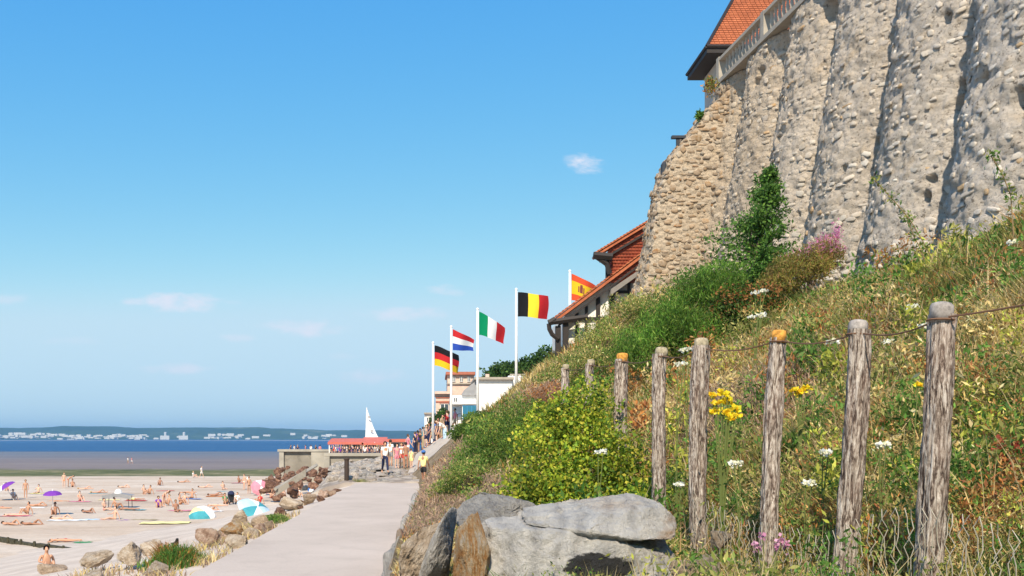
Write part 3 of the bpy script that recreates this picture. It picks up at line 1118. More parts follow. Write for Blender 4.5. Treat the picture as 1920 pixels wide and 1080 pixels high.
for i in range(len(S)):
    x, Y, zz, w, ch = S[i]
    brown = Y > 42.9
    c = np.array(PALS[rs.choice(len(PALS), p=PALW)])
    if brown:
        c = c * np.array([0.70, 0.57, 0.44]) if rs.random() < .8 else c * .85
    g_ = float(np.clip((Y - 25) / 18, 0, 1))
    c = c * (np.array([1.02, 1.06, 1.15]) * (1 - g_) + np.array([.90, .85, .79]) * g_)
    c = c * rs.uniform(.72 - .15 * brown, 1.08)
    thick = rs.uniform(0.012, 0.042) * (1.7 if brown or low_l[i] < 1.4 else 1)
    R = np.stack([tx[i] * w * 0.5, ty[i] * ch * 0.5, nx[i] * thick], 1)
    base = np.array([x, Y, zz]) + np.array([-1.0, 0, 0]) * (rel_s[i] + rs.normal(0, .012 + .012 * brown))
    vi = rs.integers(len(STONE_ME))
    an_ = rs.normal(0, .38 if brown else .22)
    ca, sa = math.cos(an_), math.sin(an_)
    Rz = np.array([[ca, -sa, 0], [sa, ca, 0], [0, 0, 1]])
    R = R @ Rz
    if i in single:
        o = bpy.data.objects.new('stone', stone_meshes[vi])
        COL.objects.link(o)
        m4 = Matrix.Identity(4)
        for a in range(3):
            for b in range(3):
                m4[a][b] = R[a, b]
            m4[a][3] = base[a] - w_off[a]
        o.parent = wall
        o.matrix_local = m4
        set_mat(o, WALLSTONE_O)
        o.color = (*c, 1)
    else:
        Vv, Tt = STONE_ME[vi]
        bulkV.append(Vv @ R.T + base - np.array(w_off))
        bulkT.append(Tt + off)
        bulkC.append(np.repeat(c[None], len(Vv), 0))
        off += len(Vv)
link('rubble_stones', np_quads('rubble_stones', np.concatenate(bulkV), np.concatenate(bulkT), False, np.concatenate(bulkC)), WALLSTONE_A, wall, 'stuff')
# stone block and small dark lamp bracket at the wall's seaward end
DARK_METAL = paint('dark_metal', (0.03, 0.035, 0.045), 0.5)
p = px(1270, 262, 44)
lb = thing('lamp_bracket', 'small dark bracket jutting from the far top of the stone buttress', 'bracket', p)
box_part('plate', (-.26, -.12, 0.05), (.36, .12, .16), DARK_METAL, lb)
box_part('leg', (-.05, -.06, -.6), (.09, .06, .05), DARK_METAL, lb)
p = px(1246, 318, 44)
lb = thing('wall_notch', 'dark lantern built as a solid shape on the seaward side of the stone buttress', 'notch', p)  # solid dark shape standing in for the dark notch in the buttress edge
bm = bmesh.new()
bm_lathe(bm, [(.08, -.35), (.17, -.2), (.17, .2), (.05, .36)], 8)
bm_obj('case', bm, DARK_METAL, lb)
box_part('notch_bar', (0, -.05, .0), (.6, .05, .1), DARK_METAL, lb)

# balustrade along the wall top
CAST = mk_concrete('cast_stone', (0.32, 0.28, 0.23), (0.42, 0.375, 0.31), (0.25, 0.22, 0.18), 1.6, 0.5)
bal = thing('balustrade', 'weathered pale stone balustrade along the top of the retaining wall', 'balustrade', (13, 36, W_TOP))
b_off = Vector((13, 36, W_TOP))


def top_pt(Y, dx, dz):
    return Vector((13.44 + 0.081 * (29.7 - Y) + 0.165 * 2.7 + dx, Y, W_TOP + dz)) - b_off


def strip_part(name, Y0, Y1, x0, x1, z0, z1, mat, parent):
    bm = bmesh.new()
    vs = []
    for Y in (Y0, Y1):
        for (dx, dz) in ((x0, z0), (x1, z0), (x1, z1), (x0, z1)):
            vs.append(bm.verts.new(top_pt(Y, dx, dz)))
    for f in ((0, 1, 2, 3), (7, 6, 5, 4), (0, 4, 5, 1), (1, 5, 6, 2), (2, 6, 7, 3), (3, 7, 4, 0)):
        bm.faces.new([vs[i] for i in f])
    bmesh.ops.recalc_face_normals(bm, faces=bm.faces[:])
    return bm_obj(name, bm, mat, parent)


strip_part('plinth', 28, 44.6, -.08, .42, -.02, .16, CAST, bal)
strip_part('rail', 28, 44.6, -.06, .30, 1.00, 1.13, CAST, bal)
bm = bmesh.new()
bm_lathe(bm, [(.08, 0), (.08, .06), (.05, .12), (.08, .33), (.048, .58), (.065, .76), (.075, .84)], 6)
bal_me = bpy.data.meshes.new('baluster')
bm.to_mesh(bal_me)
bm.free()
bal_me.materials.append(CAST)
Y = 44.2
piers = [44.45, 39.6, 35.0, 31.0]
while Y > 29:
    if all(abs(Y - q) > .36 for q in piers):
        o = bpy.data.objects.new('baluster', bal_me)
        COL.objects.link(o)
        o.parent = bal
        o.location = top_pt(Y, .14, .16)
    Y -= 0.36
for q in piers:
    strip_part('pier', q - .16, q + .16, -.07, .34, .16, 1.18, CAST, bal)

# villa standing behind the balustrade
def mk_tiles(name, base=(0.42, 0.13, 0.055), row=(6, 6)):
    m = M(name, 0.8, 0.2)
    f = m.noise(m.coord('Object'), 2.2, 6, 0.7)
    br = m.noise(m.coord('Object'), 9, 3, 0.6)
    c = m.ramp(f, [(0.3, tuple(v * .65 for v in base)), (0.55, base), (0.75, (base[0] * 1.25, base[1] * 1.45, base[2] * 1.5))])
    c = m.mix(m.mrange(br, 0.5, 0.7, 0, 0.4), c, tuple(v * 0.6 for v in base))
    m.color(c)
    m.bump(br, 0.4, 0.03)
    return m.m


TILES = mk_tiles('orange_tiles', (0.44, 0.135, 0.062))
BRICKY = mk_tiles('red_tile_hanging', (0.36, 0.085, 0.045))
PLASTER = paint('grey_render', (0.42, 0.38, 0.33), 0.85)
DARKWOOD = paint('dark_stained_wood', (0.028, 0.022, 0.02), 0.6)


def tiled_slope(name, o, u, v, nu, nv, mat, parent, lift=0.05, seed=1):
    """courses of small overlapping tiles on the parallelogram o + u*a + v*b (v runs up the slope); one joined part"""
    o, u, v = Vector(o), Vector(u), Vector(v)
    n = u.cross(v).normalized()
    r = random.Random(seed)
    V, Q = [], []
    for j in range(nv):
        for i in range(nu):
            sh = 0.5 if j % 2 else 0.0
            a0, a1 = min(1, (i + sh) / nu), min(1, (i + sh + 0.96) / nu)
            if a1 - a0 < 1e-3:
                continue
            b0, b1 = j / nv, min(1, (j + 1.15) / nv)
            l0 = lift * r.uniform(.8, 1.3)
            k = len(V)
            V += [o + u * a0 + v * b0 + n * l0, o + u * a1 + v * b0 + n * l0, o + u * a1 + v * b1 + n * .008, o + u * a0 + v * b1 + n * .008,
                  o + u * a0 + v * b0 - n * .01, o + u * a1 + v * b0 - n * .01]
            Q += [(k, k + 1, k + 2, k + 3), (k + 4, k + 5, k + 1, k)]
    return link(name, np_quads(name, np.array([p[:] for p in V]), np.array(Q)), mat, parent, 'stuff')


villa = thing('villa', 'orange tiled hipped roof house standing behind the balustrade on the stone wall', 'house', (14, 47, W_TOP))
v_off = Vector((14, 47, W_TOP))
eA = px(1325, 88, 46.0)
X0, X1, Y0, Y1, ZE = eA.x, eA.x + 8.5, 46.0, 49.6, eA.z
RD, RH = 1.8, 3.03
box_part('wall', Vector((X0 + .75, Y0 + .7, 17.4)) - v_off, Vector((X1 - .7, Y1 - .5, ZE - .3)) - v_off, PLASTER, villa)
for k in range(5):
    a = X0 + 1.3 + k * 1.35
    w = box_part('window', Vector((a, Y0 + .62, 18.3)) - v_off, Vector((a + .85, Y0 + .697, 19.7)) - v_off, DARKWOOD, villa)
    box_part('pane', Vector((a + .08, Y0 + .6, 18.4)) - v_off, Vector((a + .77, Y0 + .617, 19.6)) - v_off, M('dark_pane', .15, .5).color((.03, .035, .04)).m, w)
c = [Vector((X0, Y0, ZE)), Vector((X1, Y0, ZE)), Vector((X1, Y1, ZE)), Vector((X0, Y1, ZE))]
r0, r1 = Vector((X0 + RD, Y0 + RD, ZE + RH)), Vector((X1 - RD, Y0 + RD, ZE + RH))
bm = bmesh.new()
for poly in ((c[0], c[1], r1, r0), (c[1], c[2], r1), (c[2], c[3], r0, r1), (c[3], c[0], r0)):
    bm.faces.new([bm.verts.new(p - v_off) for p in poly])
bm_obj('roof', bm, TILES, villa)
V, Q = [], []
NR = 22
for j in range(NR):
    b0, b1 = j / NR, min(1, (j + 1.2) / NR)
    xa, xb = X0 + RD * b0, X1 - RD * b0
    x = xa + (.1 if j % 2 else 0)
    while x < xb - .05:
        x2 = min(x + .21, xb)
        n_ = Vector((0, -RH, RD)).normalized()
        P0, P1 = (lambda f, xx, l: Vector((xx, Y0 + RD * f, ZE + RH * f)) + n_ * l), None
        k = len(V)
        V += [P0(b0, x, .06), P0(b0, x2 - .012, .06), P0(b1, min(x2 - .012, X1 - RD * b1), .012), P0(b1, max(x, X0 + RD * b1), .012), P0(b0, x, .005), P0(b0, x2 - .012, .005)]
        Q += [(k, k + 1, k + 2, k + 3), (k + 4, k + 5, k + 1, k)]
        x += .222
link('roof_tiles', np_quads('roof_tiles', np.array([(p - v_off)[:] for p in V]), np.array(Q)), TILES, villa, 'stuff')
bm = bmesh.new()
bm_box(bm, Vector((X0 + .02, Y0 + .02, ZE - .26)) - v_off, Vector((X1 - .02, Y1 - .02, ZE - .012)) - v_off)
bm_obj('soffit', bm, DARKWOOD, villa)
for a, b in ((c[0], c[3]), (c[0], c[1]), (c[0], r0), (r0, r1)):
    bm = bmesh.new()
    bm_tube(bm, [a - v_off + Vector((0, 0, .03)), b - v_off + Vector((0, 0, .03))], .085, 6)
    bm_obj('ridge_tiles' if r0 in (a, b) else 'fascia', bm, TILES if r0 in (a, b) and a is not c[0] else DARKWOOD, villa)

# ------------------------------------------------------------------ half-timbered house past the end of the wall
HP = 50.0
house = thing('timbered_house', 'half-timbered house with red tiled roofs beyond the stone wall', 'house', (8, HP, 6))
h_off = Vector((8, HP, 6))
XZ = lambda q, y, Y=HP: ((px(q, y, Y).x) - 8, px(q, y, Y).z - 6)
LIME = paint('white_plaster', (0.74, 0.71, 0.66), 0.85)
bm = bmesh.new()
bm_prism(bm, [XZ(1062, 589.5), XZ(1270, 434.5), XZ(1270, 720), XZ(1062, 720)], 0.35, 6)
bm_obj('wall', bm, LIME, house)
bm = bmesh.new()
bm_prism(bm, [XZ(1145, 520), XZ(1145, 465.5), XZ(1260, 396), XZ(1260, 520)], 0.05, 1.0)
bm_obj('tile_hung_gable', bm, BRICKY, house)
o0 = Vector((XZ(1145, 524)[0], 0.04, XZ(1145, 524)[1]))
V, Q = [], []
nr_ = 20
for j in range(nr_):
    y0_, y1_ = 530 - j * 6.0, 530 - (j + 1.15) * 6.0
    qs = max(1145, 1119 + (481 - y1_) / .604 if y1_ < 481 else 1145) + (3 if j % 2 else 0)
    while qs < 1255:
        (xa, za), (xb, zb) = XZ(qs, y0_), XZ(qs + 5.6, y1_)
        k = len(V)
        V += [(xa, -.03, za), (xb, -.03, za), (xb, .035, zb), (xa, .035, zb), (xa, .04, za), (xb, .04, za)]
        Q += [(k, k + 1, k + 2, k + 3), (k + 4, k + 5, k + 1, k)]
        qs += 6.1
link('hanging_tiles', np_quads('hanging_tiles', np.array(V), np.array(Q)), BRICKY, house, 'stuff')


def rake(a, b, thick, y0, y1, mat, name):
    """roof slab whose gable edge runs from pixel a to pixel b"""
    (xa, za), (xb, zb) = XZ(*a), XZ(*b)
    d = Vector((xb - xa, zb - za)).normalized()
    nrm = Vector((-d.y, d.x)) * thick
    bm = bmesh.new()
    bm_prism(bm, [(xa, za), (xb, zb), (xb + nrm.x, zb + nrm.y), (xa + nrm.x, za + nrm.y)], y0, y1)
    o = bm_obj(name, bm, mat, house)
    return Vector((xa, y0, za)), Vector((xb, y0, zb)), Vector((nrm.x, 0, nrm.y))


for (a, b, th_, y0, y1, n) in (((1040, 605), (1262, 440), .16, -.18, 1.2, 34), ((1118, 481), (1262, 394), .13, -.18, 1.0, 24)):
    A, B, nr = rake(a, b, th_, y0, y1, TILES, 'roof')
    # verge tiles along the gable edge
    d = (B - A) / n
    bm = bmesh.new()
    for i in range(n):
        p = A + d * i + nr
        vs = []
        for (f, l) in ((0, .015), (1.12, .015), (1.12, .055), (0, .10)):
            vs.append([bm.verts.new(p + d * f + nr.normalized() * l + Vector((0, yy, 0))) for yy in (-.06, .35)])
        for k in range(4):
            bm.faces.new((vs[k][0], vs[(k + 1) % 4][0], vs[(k + 1) % 4][1], vs[k][1]))
        bm.faces.new([q[0] for q in vs])
    bmesh.ops.recalc_face_normals(bm, faces=bm.faces[:])
    bm_obj('verge_tiles', bm, TILES, house, kind='stuff')
# barge boards and dark soffits under both rakes
for (a, b, dz) in (((1046, 609), (1262, 448), -.02), ((1124, 488), (1262, 404), 0)):
    (xa, za), (xb, zb) = XZ(*a), XZ(*b)
    bm = bmesh.new()
    bm_prism(bm, [(xa, za), (xb, zb), (xb, zb - .13), (xa, za - .13)], -.12 if dz else -.17, .02)
    bm_obj('soffit', bm, DARKWOOD, house)
GREYWOOD = paint('grey_boards', (0.22, 0.20, 0.18), 0.85)
(xa, za), (xb, zb) = XZ(1142, 556), XZ(1206, 510)
bm = bmesh.new()
bm_prism(bm, [(xa, za), (xb, zb), (xb + .1, zb + .30), (xa + .05, za + .34)], -.36, .33)
bm_obj('eave_boarding', bm, GREYWOOD, house)
for (q, y0, y1, w) in ((1083, 585, 640, .16), (1101, 572, 640, .13), (1123, 556, 640, .20), (1149, 548, 640, .24), (1181, 525, 640, .14), (1208, 500, 640, .2)):
    (x0, z0), (x1, z1) = XZ(q, y0), XZ(q, y1)
    box_part('timber', (x0 - w / 2, .2, z1), (x0 + w / 2, .349, z0), DARKWOOD, house)
for (y, q0, q1) in ((546, 1160, 1250), (596, 1083, 1250)):
    (x0, z0), (x1, z1) = XZ(q0, y), XZ(q1, y)
    box_part('timber', (x0, .21, z0 - .07), (x1, .347, z0 + .07), DARKWOOD, house)
for (q, yt) in ((1046, 612), (1060, 604)):
    (x0, z0), (x1, z1) = XZ(q, yt), XZ(q, 668)
    box_part('post', (x0 - .13, -.2, z1), (x0 + .13, .12, z0), DARKWOOD, house)
for (pts, r) in (([(1028, 608), (1029, 618), (1034, 628), (1046, 637)], .12), ([(1112, 480), (1122, 487), (1136, 497), (1142, 515)], .13)):
    bm = bmesh.new()
    bm_tube(bm, [(XZ(*q)[0], -.25, XZ(*q)[1]) for q in pts], r, 6)
    bm_obj('bracket', bm, DARKWOOD, house)
for (a, b, r) in (((1027, 606), (1100, 596), .16), ((1111, 481), (1146, 484), .2), ((1028, 607), (1040, 600), .17)):
    bm = bmesh.new()
    bm_tube(bm, [(XZ(*a)[0], -.3, XZ(*a)[1]), (XZ(*b)[0], -.3, XZ(*b)[1])], r, 6)
    bm_obj('eave_beam', bm, DARKWOOD, house)
box_part('downpipe', (XZ(1140, 500)[0] - .1, -.02, XZ(1140, 530)[1]), (XZ(1140, 500)[0] + .08, .2, XZ(1140, 488)[1]), DARKWOOD, house)

# loose facing stones of the slope in front of the jetty
rg = np.random.default_rng(88)
SLOPE_ST = [mk_rock('slope_stone_%s' % a_, st_) for a_, st_ in (('tan', [(.36, (.24, .19, .15)), (.5, (.46, .39, .32)), (.66, (.60, .53, .45))]), ('grey', [(.36, (.18, .165, .15)), (.5, (.36, .33, .30)), (.66, (.52, .48, .43))]))]
for k in range(240):
    Y = rg.uniform(50, 96)
    X = rg.uniform(np.interp(Y, [49, 60, 97], [-5.0, -6.2, -10.2]), np.interp(Y, [49, 97], [-.9, -1.2]))
    i_ = np.argmin((slope_xyz[:, 0] - X) ** 2 + (slope_xyz[:, 1] - Y) ** 2)
    w = rg.uniform(.22, .55) * (1 if X < -3 else .7)
    o = bpy.data.objects.new('stone', stone_meshes[rg.integers(len(stone_meshes))])
    COL.objects.link(o)
    o.parent = slope_o
    o.location = (X, Y, slope_xyz[i_, 2])
    o.rotation_euler = (rg.normal(0, .2), rg.normal(0, .2), rg.uniform(0, 6.28))
    o.scale = (w, w * .75, rg.uniform(.08, .22) * (1 if X < -3.2 else .5))
    set_mat(o, SLOPE_ST[int(rg.random() < .45)])

# ------------------------------------------------------------------ buildings beyond the flagpoles
GLASS = M('window_glass', 0.12, 0.6).color((0.05, 0.065, 0.08)).m
BLUE = paint('blue_paint', (0.05, 0.22, 0.42), 0.45)
PALEBLUE = paint('pale_blue_blind', (0.42, 0.55, 0.68), 0.6)
PINK = paint('pink_render', (0.60, 0.44, 0.36), 0.85)
REDBAND = paint('red_brick_band', (0.38, 0.13, 0.085), 0.85)
SLATE = paint('grey_slate', (0.27, 0.27, 0.28), 0.7)
BRIGHT = paint('bright_white_wall', (0.80, 0.78, 0.75), 0.8)


class Bld:
    def __init__(s, name, label, Y, q, y, cat='building'):
        s.Y = Y
        s.o = px(q, y, Y)
        s.e = thing(name, label, cat, s.o)

    def box(s, name, q0, y0, q1, y1, d0, d1, mat, parent=None):
        a, b = px(q0, y1, s.Y) - s.o, px(q1, y0, s.Y) - s.o
        return box_part(name, (a.x, d0, a.z), (b.x, d1, b.z), mat, parent or s.e)

    def window(s, q0, y0, q1, y1, d=0.0, frame=None, pane=None, mull=1):
        f = frame or BRIGHT
        w = s.box('window', q0, y0, q1, y1, d - .10, d - .003, f)
        n = mull + 1
        for i in range(n):
            a, b = q0 + (q1 - q0) * i / n + .6, q0 + (q1 - q0) * (i + 1) / n - .6
            p = s.box('pane', a, y0 + .8, b, y1 - .8, d - .115, d - .103, pane or GLASS, w)
        return w


B = Bld('white_house', 'white seaside house with flat roof and blue glazed bay below the flagpoles', 85, 900, 790, 'house')
B.box('wall', 893, 712, 960, 830, 0, 8, BRIGHT)
B.box('roof', 889, 707.5, 963, 711.9, -.35, 8.3, CAST)
B.box('wall', 845, 741, 892.8, 830, .4, 7, BRIGHT)
B.box('glazed_bay', 866, 759, 893, 788, -.7, .39, BRIGHT)
B.window(867, 761, 892, 786, -.7, BLUE, M('teal_glass', .1, .6).color((0.03, 0.16, 0.26)).m, 2)
B.window(848, 762, 865, 782, .4, BRIGHT, PALEBLUE, 0)
B.box('band', 845, 756, 893, 758.6, -.9, .38, BRIGHT)
B.window(851, 745, 858, 754, .4)
bm = bmesh.new()
a, b = px(866, 741, 85) - B.o, px(894, 712, 85) - B.o
bm_prism(bm, [(a.x, a.z), (b.x + .05, a.z), (b.x + .05, b.z), (a.x + .2, a.z + .45)], .1, 7)
bm_obj('slate_roof', bm, SLATE, B.e)
B.box('parapet', 955, 703, 1012, 722, 1, 9, BRIGHT)
B.box('wall', 955, 722.2, 1016, 760, 1.2, 9, BRIGHT)
B.box('pier', 1010, 693, 1018, 722, .8, 1.4, BRIGHT)
B.box('rail', 958, 699.5, 1009, 701.5, 1.1, 1.25, CAST)
for q in range(962, 1008, 7):
    B.box('baluster', q, 701.6, q + 2, 702.9, 1.1, 1.25, CAST)
B.box('chimney', 914, 697, 921, 707, 3, 4, PINK)

B = Bld('pink_villa', 'pink villa block with a flat tiled top behind the white house', 104, 860, 800, 'house')
B.box('wall', 839, 703, 889, 830, 0, 9, PINK)
B.box('roof', 836, 697.5, 891, 702.8, -.4, 9.3, REDBAND)
B.box('cornice', 838, 718, 890, 720.5, -.2, -.003, CAST)
for q in (848, 862, 876):
    B.window(q, 706, q + 6, 716)
B = Bld('brick_villa', 'pink and brick banded house left of the white house behind the leftmost flagpoles', 98, 830, 800, 'house')
B.box('wall', 817, 739, 846, 840, 0, 8, PINK)
B.box('roof', 815, 734, 848, 738.8, -.4, 8.2, PINK)
for y in (744, 752, 782):
    B.box('brick_band', 816.9, y, 846, y + 2.6, -.06, -.003, REDBAND)
B.window(826, 757, 841, 775, -.02)
B.box('window_surround', 824.5, 755.5, 842.5, 756.8, -.14, -.004, REDBAND)
B = Bld('white_annex', 'small white annex at the seaward side of the brick banded house', 102, 803, 805, 'building')
B.box('wall', 796, 776, 811, 830, 0, 5, BRIGHT)
B.box('roof', 795, 773.6, 812, 775.9, -.3, 5.2, CAST)
B.window(800, 782, 807, 790)

# ------------------------------------------------------------------ kiosk, sail, second kiosk on the jetty
RED = paint('red_canvas', (0.50, 0.13, 0.095), 0.75)
Kk = Bld('beach_kiosk', 'low white beach kiosk with a long red awning roof on the jetty', 122, 665, 848, 'kiosk')
zt = lambda y, Y=122: px(0, y, Y).z - Kk.o.z
xk = lambda q: px(q, 0, 122).x - Kk.o.x
Kk.box('wall', 640, 829, 718, 858, 1.2, 5, BRIGHT)
for (q0, q1) in ((646, 656), (662, 672), (680, 690), (697, 706)):
    Kk.window(q0, 832, q1, 842, 1.2, DARKWOOD, GLASS, 0)
for (q0, q1, ya, yb) in ((617, 683, 829, 822), (680, 726, 830, 819.5)):
    bm = bmesh.new()
    n = 9
    for i in range(n):
        x0, x1 = xk(q0 + (q1 - q0) * i / n), xk(q0 + (q1 - q0) * (i + 1) / n)
        A = [bm.verts.new(v) for v in ((x0, -1.6, zt(ya)), (x1, -1.6, zt(ya)), (x1 * .98, 2.5, zt(yb)), (x0 * .98, 2.5, zt(yb)))]
        bm.faces.new(A)
        C_ = [bm.verts.new(v) for v in ((x0, -1.6, zt(ya) - .28), (x1, -1.6, zt(ya) - .28))]
        bm.faces.new((A[1], A[0], C_[0], C_[1]))
    bm_obj('awning', bm, RED, Kk.e)
for q in (619, 640, 661, 682, 703, 723):
    Kk.box('post', q, 829, q + 1.6, 858, -1.5, -1.35, BRIGHT)
Kk.box('counter', 622, 842, 640, 852, .4, 1, PINK)

Sl = thing('sail', 'tall white pointed sail rising above the red roofed kiosk', 'sail', px(697, 822, 126))
bm = bmesh.new()
rows = []
for i in range(13):
    t = i / 12
    y = 822 - 54 * t
    zz = px(0, y, 126).z - Sl.location.z
    ql, qr = 685.0 + 2.0 * t, 711 - 22.5 * t ** 0.8
    a, b = (px(ql, 0, 126).x - Sl.location.x), (px(qr, 0, 126).x - Sl.location.x)
    rows.append([bm.verts.new((a + (b - a) * s / 6, -.5 * math.sin(math.pi * s / 6) * (1 - t), zz)) for s in range(7)])
for A, C_ in zip(rows, rows[1:]):
    for s in range(6):
        bm.faces.new((A[s], A[s + 1], C_[s + 1], C_[s]))
bm_obj('sail_cloth', bm, BRIGHT, Sl, True)
bm = bmesh.new()
x0 = px(685.5, 0, 126).x - Sl.location.x
bm_tube(bm, [(x0, .1, -1.4), (x0 + .14, .1, 3.9)], .06, 6)
bm_obj('mast', bm, BRIGHT, Sl)
for (q, y) in ((692, 782), (697, 808)):
    p = px(q, y, 125.4) - Sl.location
    bm = bmesh.new()
    bm_box(bm, (p.x - .16, p.y - .03, p.z - .1), (p.x + .16, p.y, p.z + .1))
    bm_obj('sail_mark', bm, SLATE, Sl)

K2 = Bld('snack_stand', 'white snack stand with red top and dark serving hatch right of the sail', 100, 745, 852, 'stand')
K2.box('wall', 728, 829, 764, 868, 0, 3, BRIGHT)
K2.box('roof', 726, 823, 766, 828.8, -.5, 3.2, RED)
K2.box('serving_hatch', 734, 831, 748, 841, -.06, -.003, GLASS)
K2.box('counter', 732, 842, 750, 844, -.35, -.004, REDBAND)
K2.box('sign_panel', 753, 833, 761, 846, -.05, -.003, paint('pink_sign', (0.62, 0.12, 0.16), .6))
for q in (728, 764):
    K2.box('leg', q - .6, 829, q + .8, 868, -.49, -.4, BRIGHT)

# ------------------------------------------------------------------ flagpoles and flags
POLE_M = paint('white_pole_paint', (0.80, 0.80, 0.80), 0.4)
C_ = dict(black=(0.012, 0.012, 0.014), red=(0.55, 0.025, 0.03), gold=(0.85, 0.52, 0.02), white=(0.80, 0.80, 0.80), blue=(0.03, 0.08, 0.42), green=(0.0, 0.24, 0.10), yellow=(0.88, 0.68, 0.04), orange=(0.72, 0.09, 0.03))


def cloth(name, c):
    m = M('flag_cloth_' + name, 0.75, 0.15)
    m.color(c)
    tr = m.n('ShaderNodeBsdfTranslucent')
    tr.inputs['Color'].default_value = (*c, 1)
    mx = m.n('ShaderNodeMixShader')
    mx.inputs[0].default_value = 0.3
    m.t.links.new(m.b.outputs[0], mx.inputs[1])
    m.t.links.new(tr.outputs[0], mx.inputs[2])
    out = [n for n in m.t.nodes if n.type == 'OUTPUT_MATERIAL'][0]
    m.t.links.new(mx.outputs[0], out.inputs['Surface'])
    m.bump(m.noise(m.coord('Object'), 120, 2), .1, .002)
    return m.m


CM = {k: cloth(k, v) for k, v in C_.items()}


def flag_point(s, t, w, h, droop, curl, phase, narrow):
    """s along the fly 0..1, t down the hoist 0..1"""
    x = w * s * (1 - 0.10 * droop)
    z = -h * (0.5 + (t - 0.5) * (1 - narrow * s)) - droop * h * s ** 1.25 + 0.02 * h * math.sin(7 * s + phase)
    y = 0.10 * w * math.sin(s * 6.5 + phase + t * 1.0) * s ** 0.6 + curl * s * s
    x += 0.03 * w * math.sin(4 * t + phase) * s
    return Vector((x, y, z))


def make_flag(label, at, w, h, stripes, vertical, droop, curl, phase, narrow=0.0, wts=None):
    t_ = thing('flag', label, 'flag', at, 0, 'national flags on white poles')
    n = len(stripes)
    ed = [0.0]
    for i in range(n):
        ed.append(ed[-1] + (wts[i] / sum(wts) if wts else 1 / n))
    for i, c in enumerate(stripes):
        nu, nv = (7, 14) if vertical else (20, 5)
        V = []
        for a in range(nu):
            for b in range(nv):
                if vertical:
                    s, t = ed[i] + (ed[i + 1] - ed[i]) * a / (nu - 1), b / (nv - 1)
                else:
                    s, t = a / (nu - 1), ed[i] + (ed[i + 1] - ed[i]) * b / (nv - 1)
                V.append(flag_point(s, t, w, h, droop, curl, phase, narrow)[:])
        link('stripe', np_quads('stripe', np.array(V), grid_faces(nu, nv), True), CM[c], t_)
    return t_


poles = [  # x, top y, base y, Y, flag
    (812, 645, 812, 68, ('flag of black, red and gold bands on the leftmost pole', 1.72, 1.38, ('black', 'red', 'gold'), False, 0.42, .5, .4, .1, None), 'leftmost white flagpole, flying the black, red and gold flag'),
    (846, 615, 800, 66, ('flag of red, white and blue bands on the second pole from the sea', 1.45, 1.40, ('red', 'white', 'blue'), False, 0.22, .6, 2.0, .45, None), 'white flagpole flying the red, white and blue flag'),
    (895.5, 582, 780, 64, ('flag of upright green, white and red bands on the middle pole', 1.75, 1.50, ('green', 'white', 'red'), True, 0.5, .5, 1.0, .3, None), 'white flagpole flying the green, white and red flag'),
    (968, 545, 745, 62, ('flag of upright black, yellow and red bands on the fourth pole', 1.95, 1.52, ('black', 'yellow', 'red'), True, 0.10, .4, .2, .05, None), 'white flagpole flying the black, yellow and red flag'),
    (1068.5, 511, 672, 60, ('flag of red, yellow and red bands partly hidden by the tiled roof', 1.75, 1.60, ('orange', 'gold', 'orange'), False, 0.34, .5, 1.4, .25, (1, 2, 1)), 'rightmost white flagpole, rising behind the half-timbered house'),
]
for (q, yt, yb, Y, fl, lab) in poles:
    b = px(q, yb, Y)
    b.z = min(b.z, bz(b.x, Y) - 0.1) if q > 830 else b.z - 0.4
    top = px(q, yt, Y)
    h = top.z - b.z
    t = thing('flagpole', lab, 'flagpole', b, 0, 'white flagpoles')
    bm = bmesh.new()
    bm_tube(bm, [(0, 0, 0), (0, 0, h * .5), (0, 0, h)], [.095, .085, .065], 10)
    bm_obj('pole', bm, POLE_M, t, True)
    bm = bmesh.new()
    bm_lathe(bm, [(.05, h), (.09, h + .05), (.09, h + .12), (.03, h + .17)], 10)
    bm_obj('finial', bm, POLE_M, t)
    (flab, w, fh, st_, vert, droop, curl, ph, nar, wts) = fl
    f = make_flag(flab, (top.x + .10, Y, top.z - .1), w, fh, st_, vert, droop, curl, ph, nar, wts)
    if q > 1000:                                      # small crest on the yellow band
        bm = bmesh.new()
        for (s0, s1, t0, t1) in ((.30, .40, .36, .62), (.24, .28, .38, .62), (.42, .46, .38, .62), (.31, .39, .29, .35)):
            cs = [flag_point(s, tt_, w, fh, droop, curl, ph, nar) + Vector((0, -.02, 0)) for s, tt_ in ((s0, t0), (s1, t0), (s1, t1), (s0, t1))]
            bm.faces.new([bm.verts.new(c) for c in cs])
        bm_obj('crest', bm, paint('crest_red', (0.16, 0.03, 0.03), .7), f)

# ------------------------------------------------------------------ fence of rough posts
fence = thing('post_and_wire_fence', 'rustic fence of rough bark posts with rusty wire and wire netting', 'fence', (2.6, 5.6, 1.0))
f_off = Vector((2.6, 5.6, 1.0))
LICHEN = paint('orange_lichen', (0.52, 0.25, 0.05), 0.95, 0.55, 30)
CUT = paint('weathered_cut_wood', (0.30, 0.27, 0.25), 0.9, 0.45, 26)
PALE_LICHEN = paint('pale_lichen', (0.34, 0.29, 0.20), 0.95, 0.5, 34)


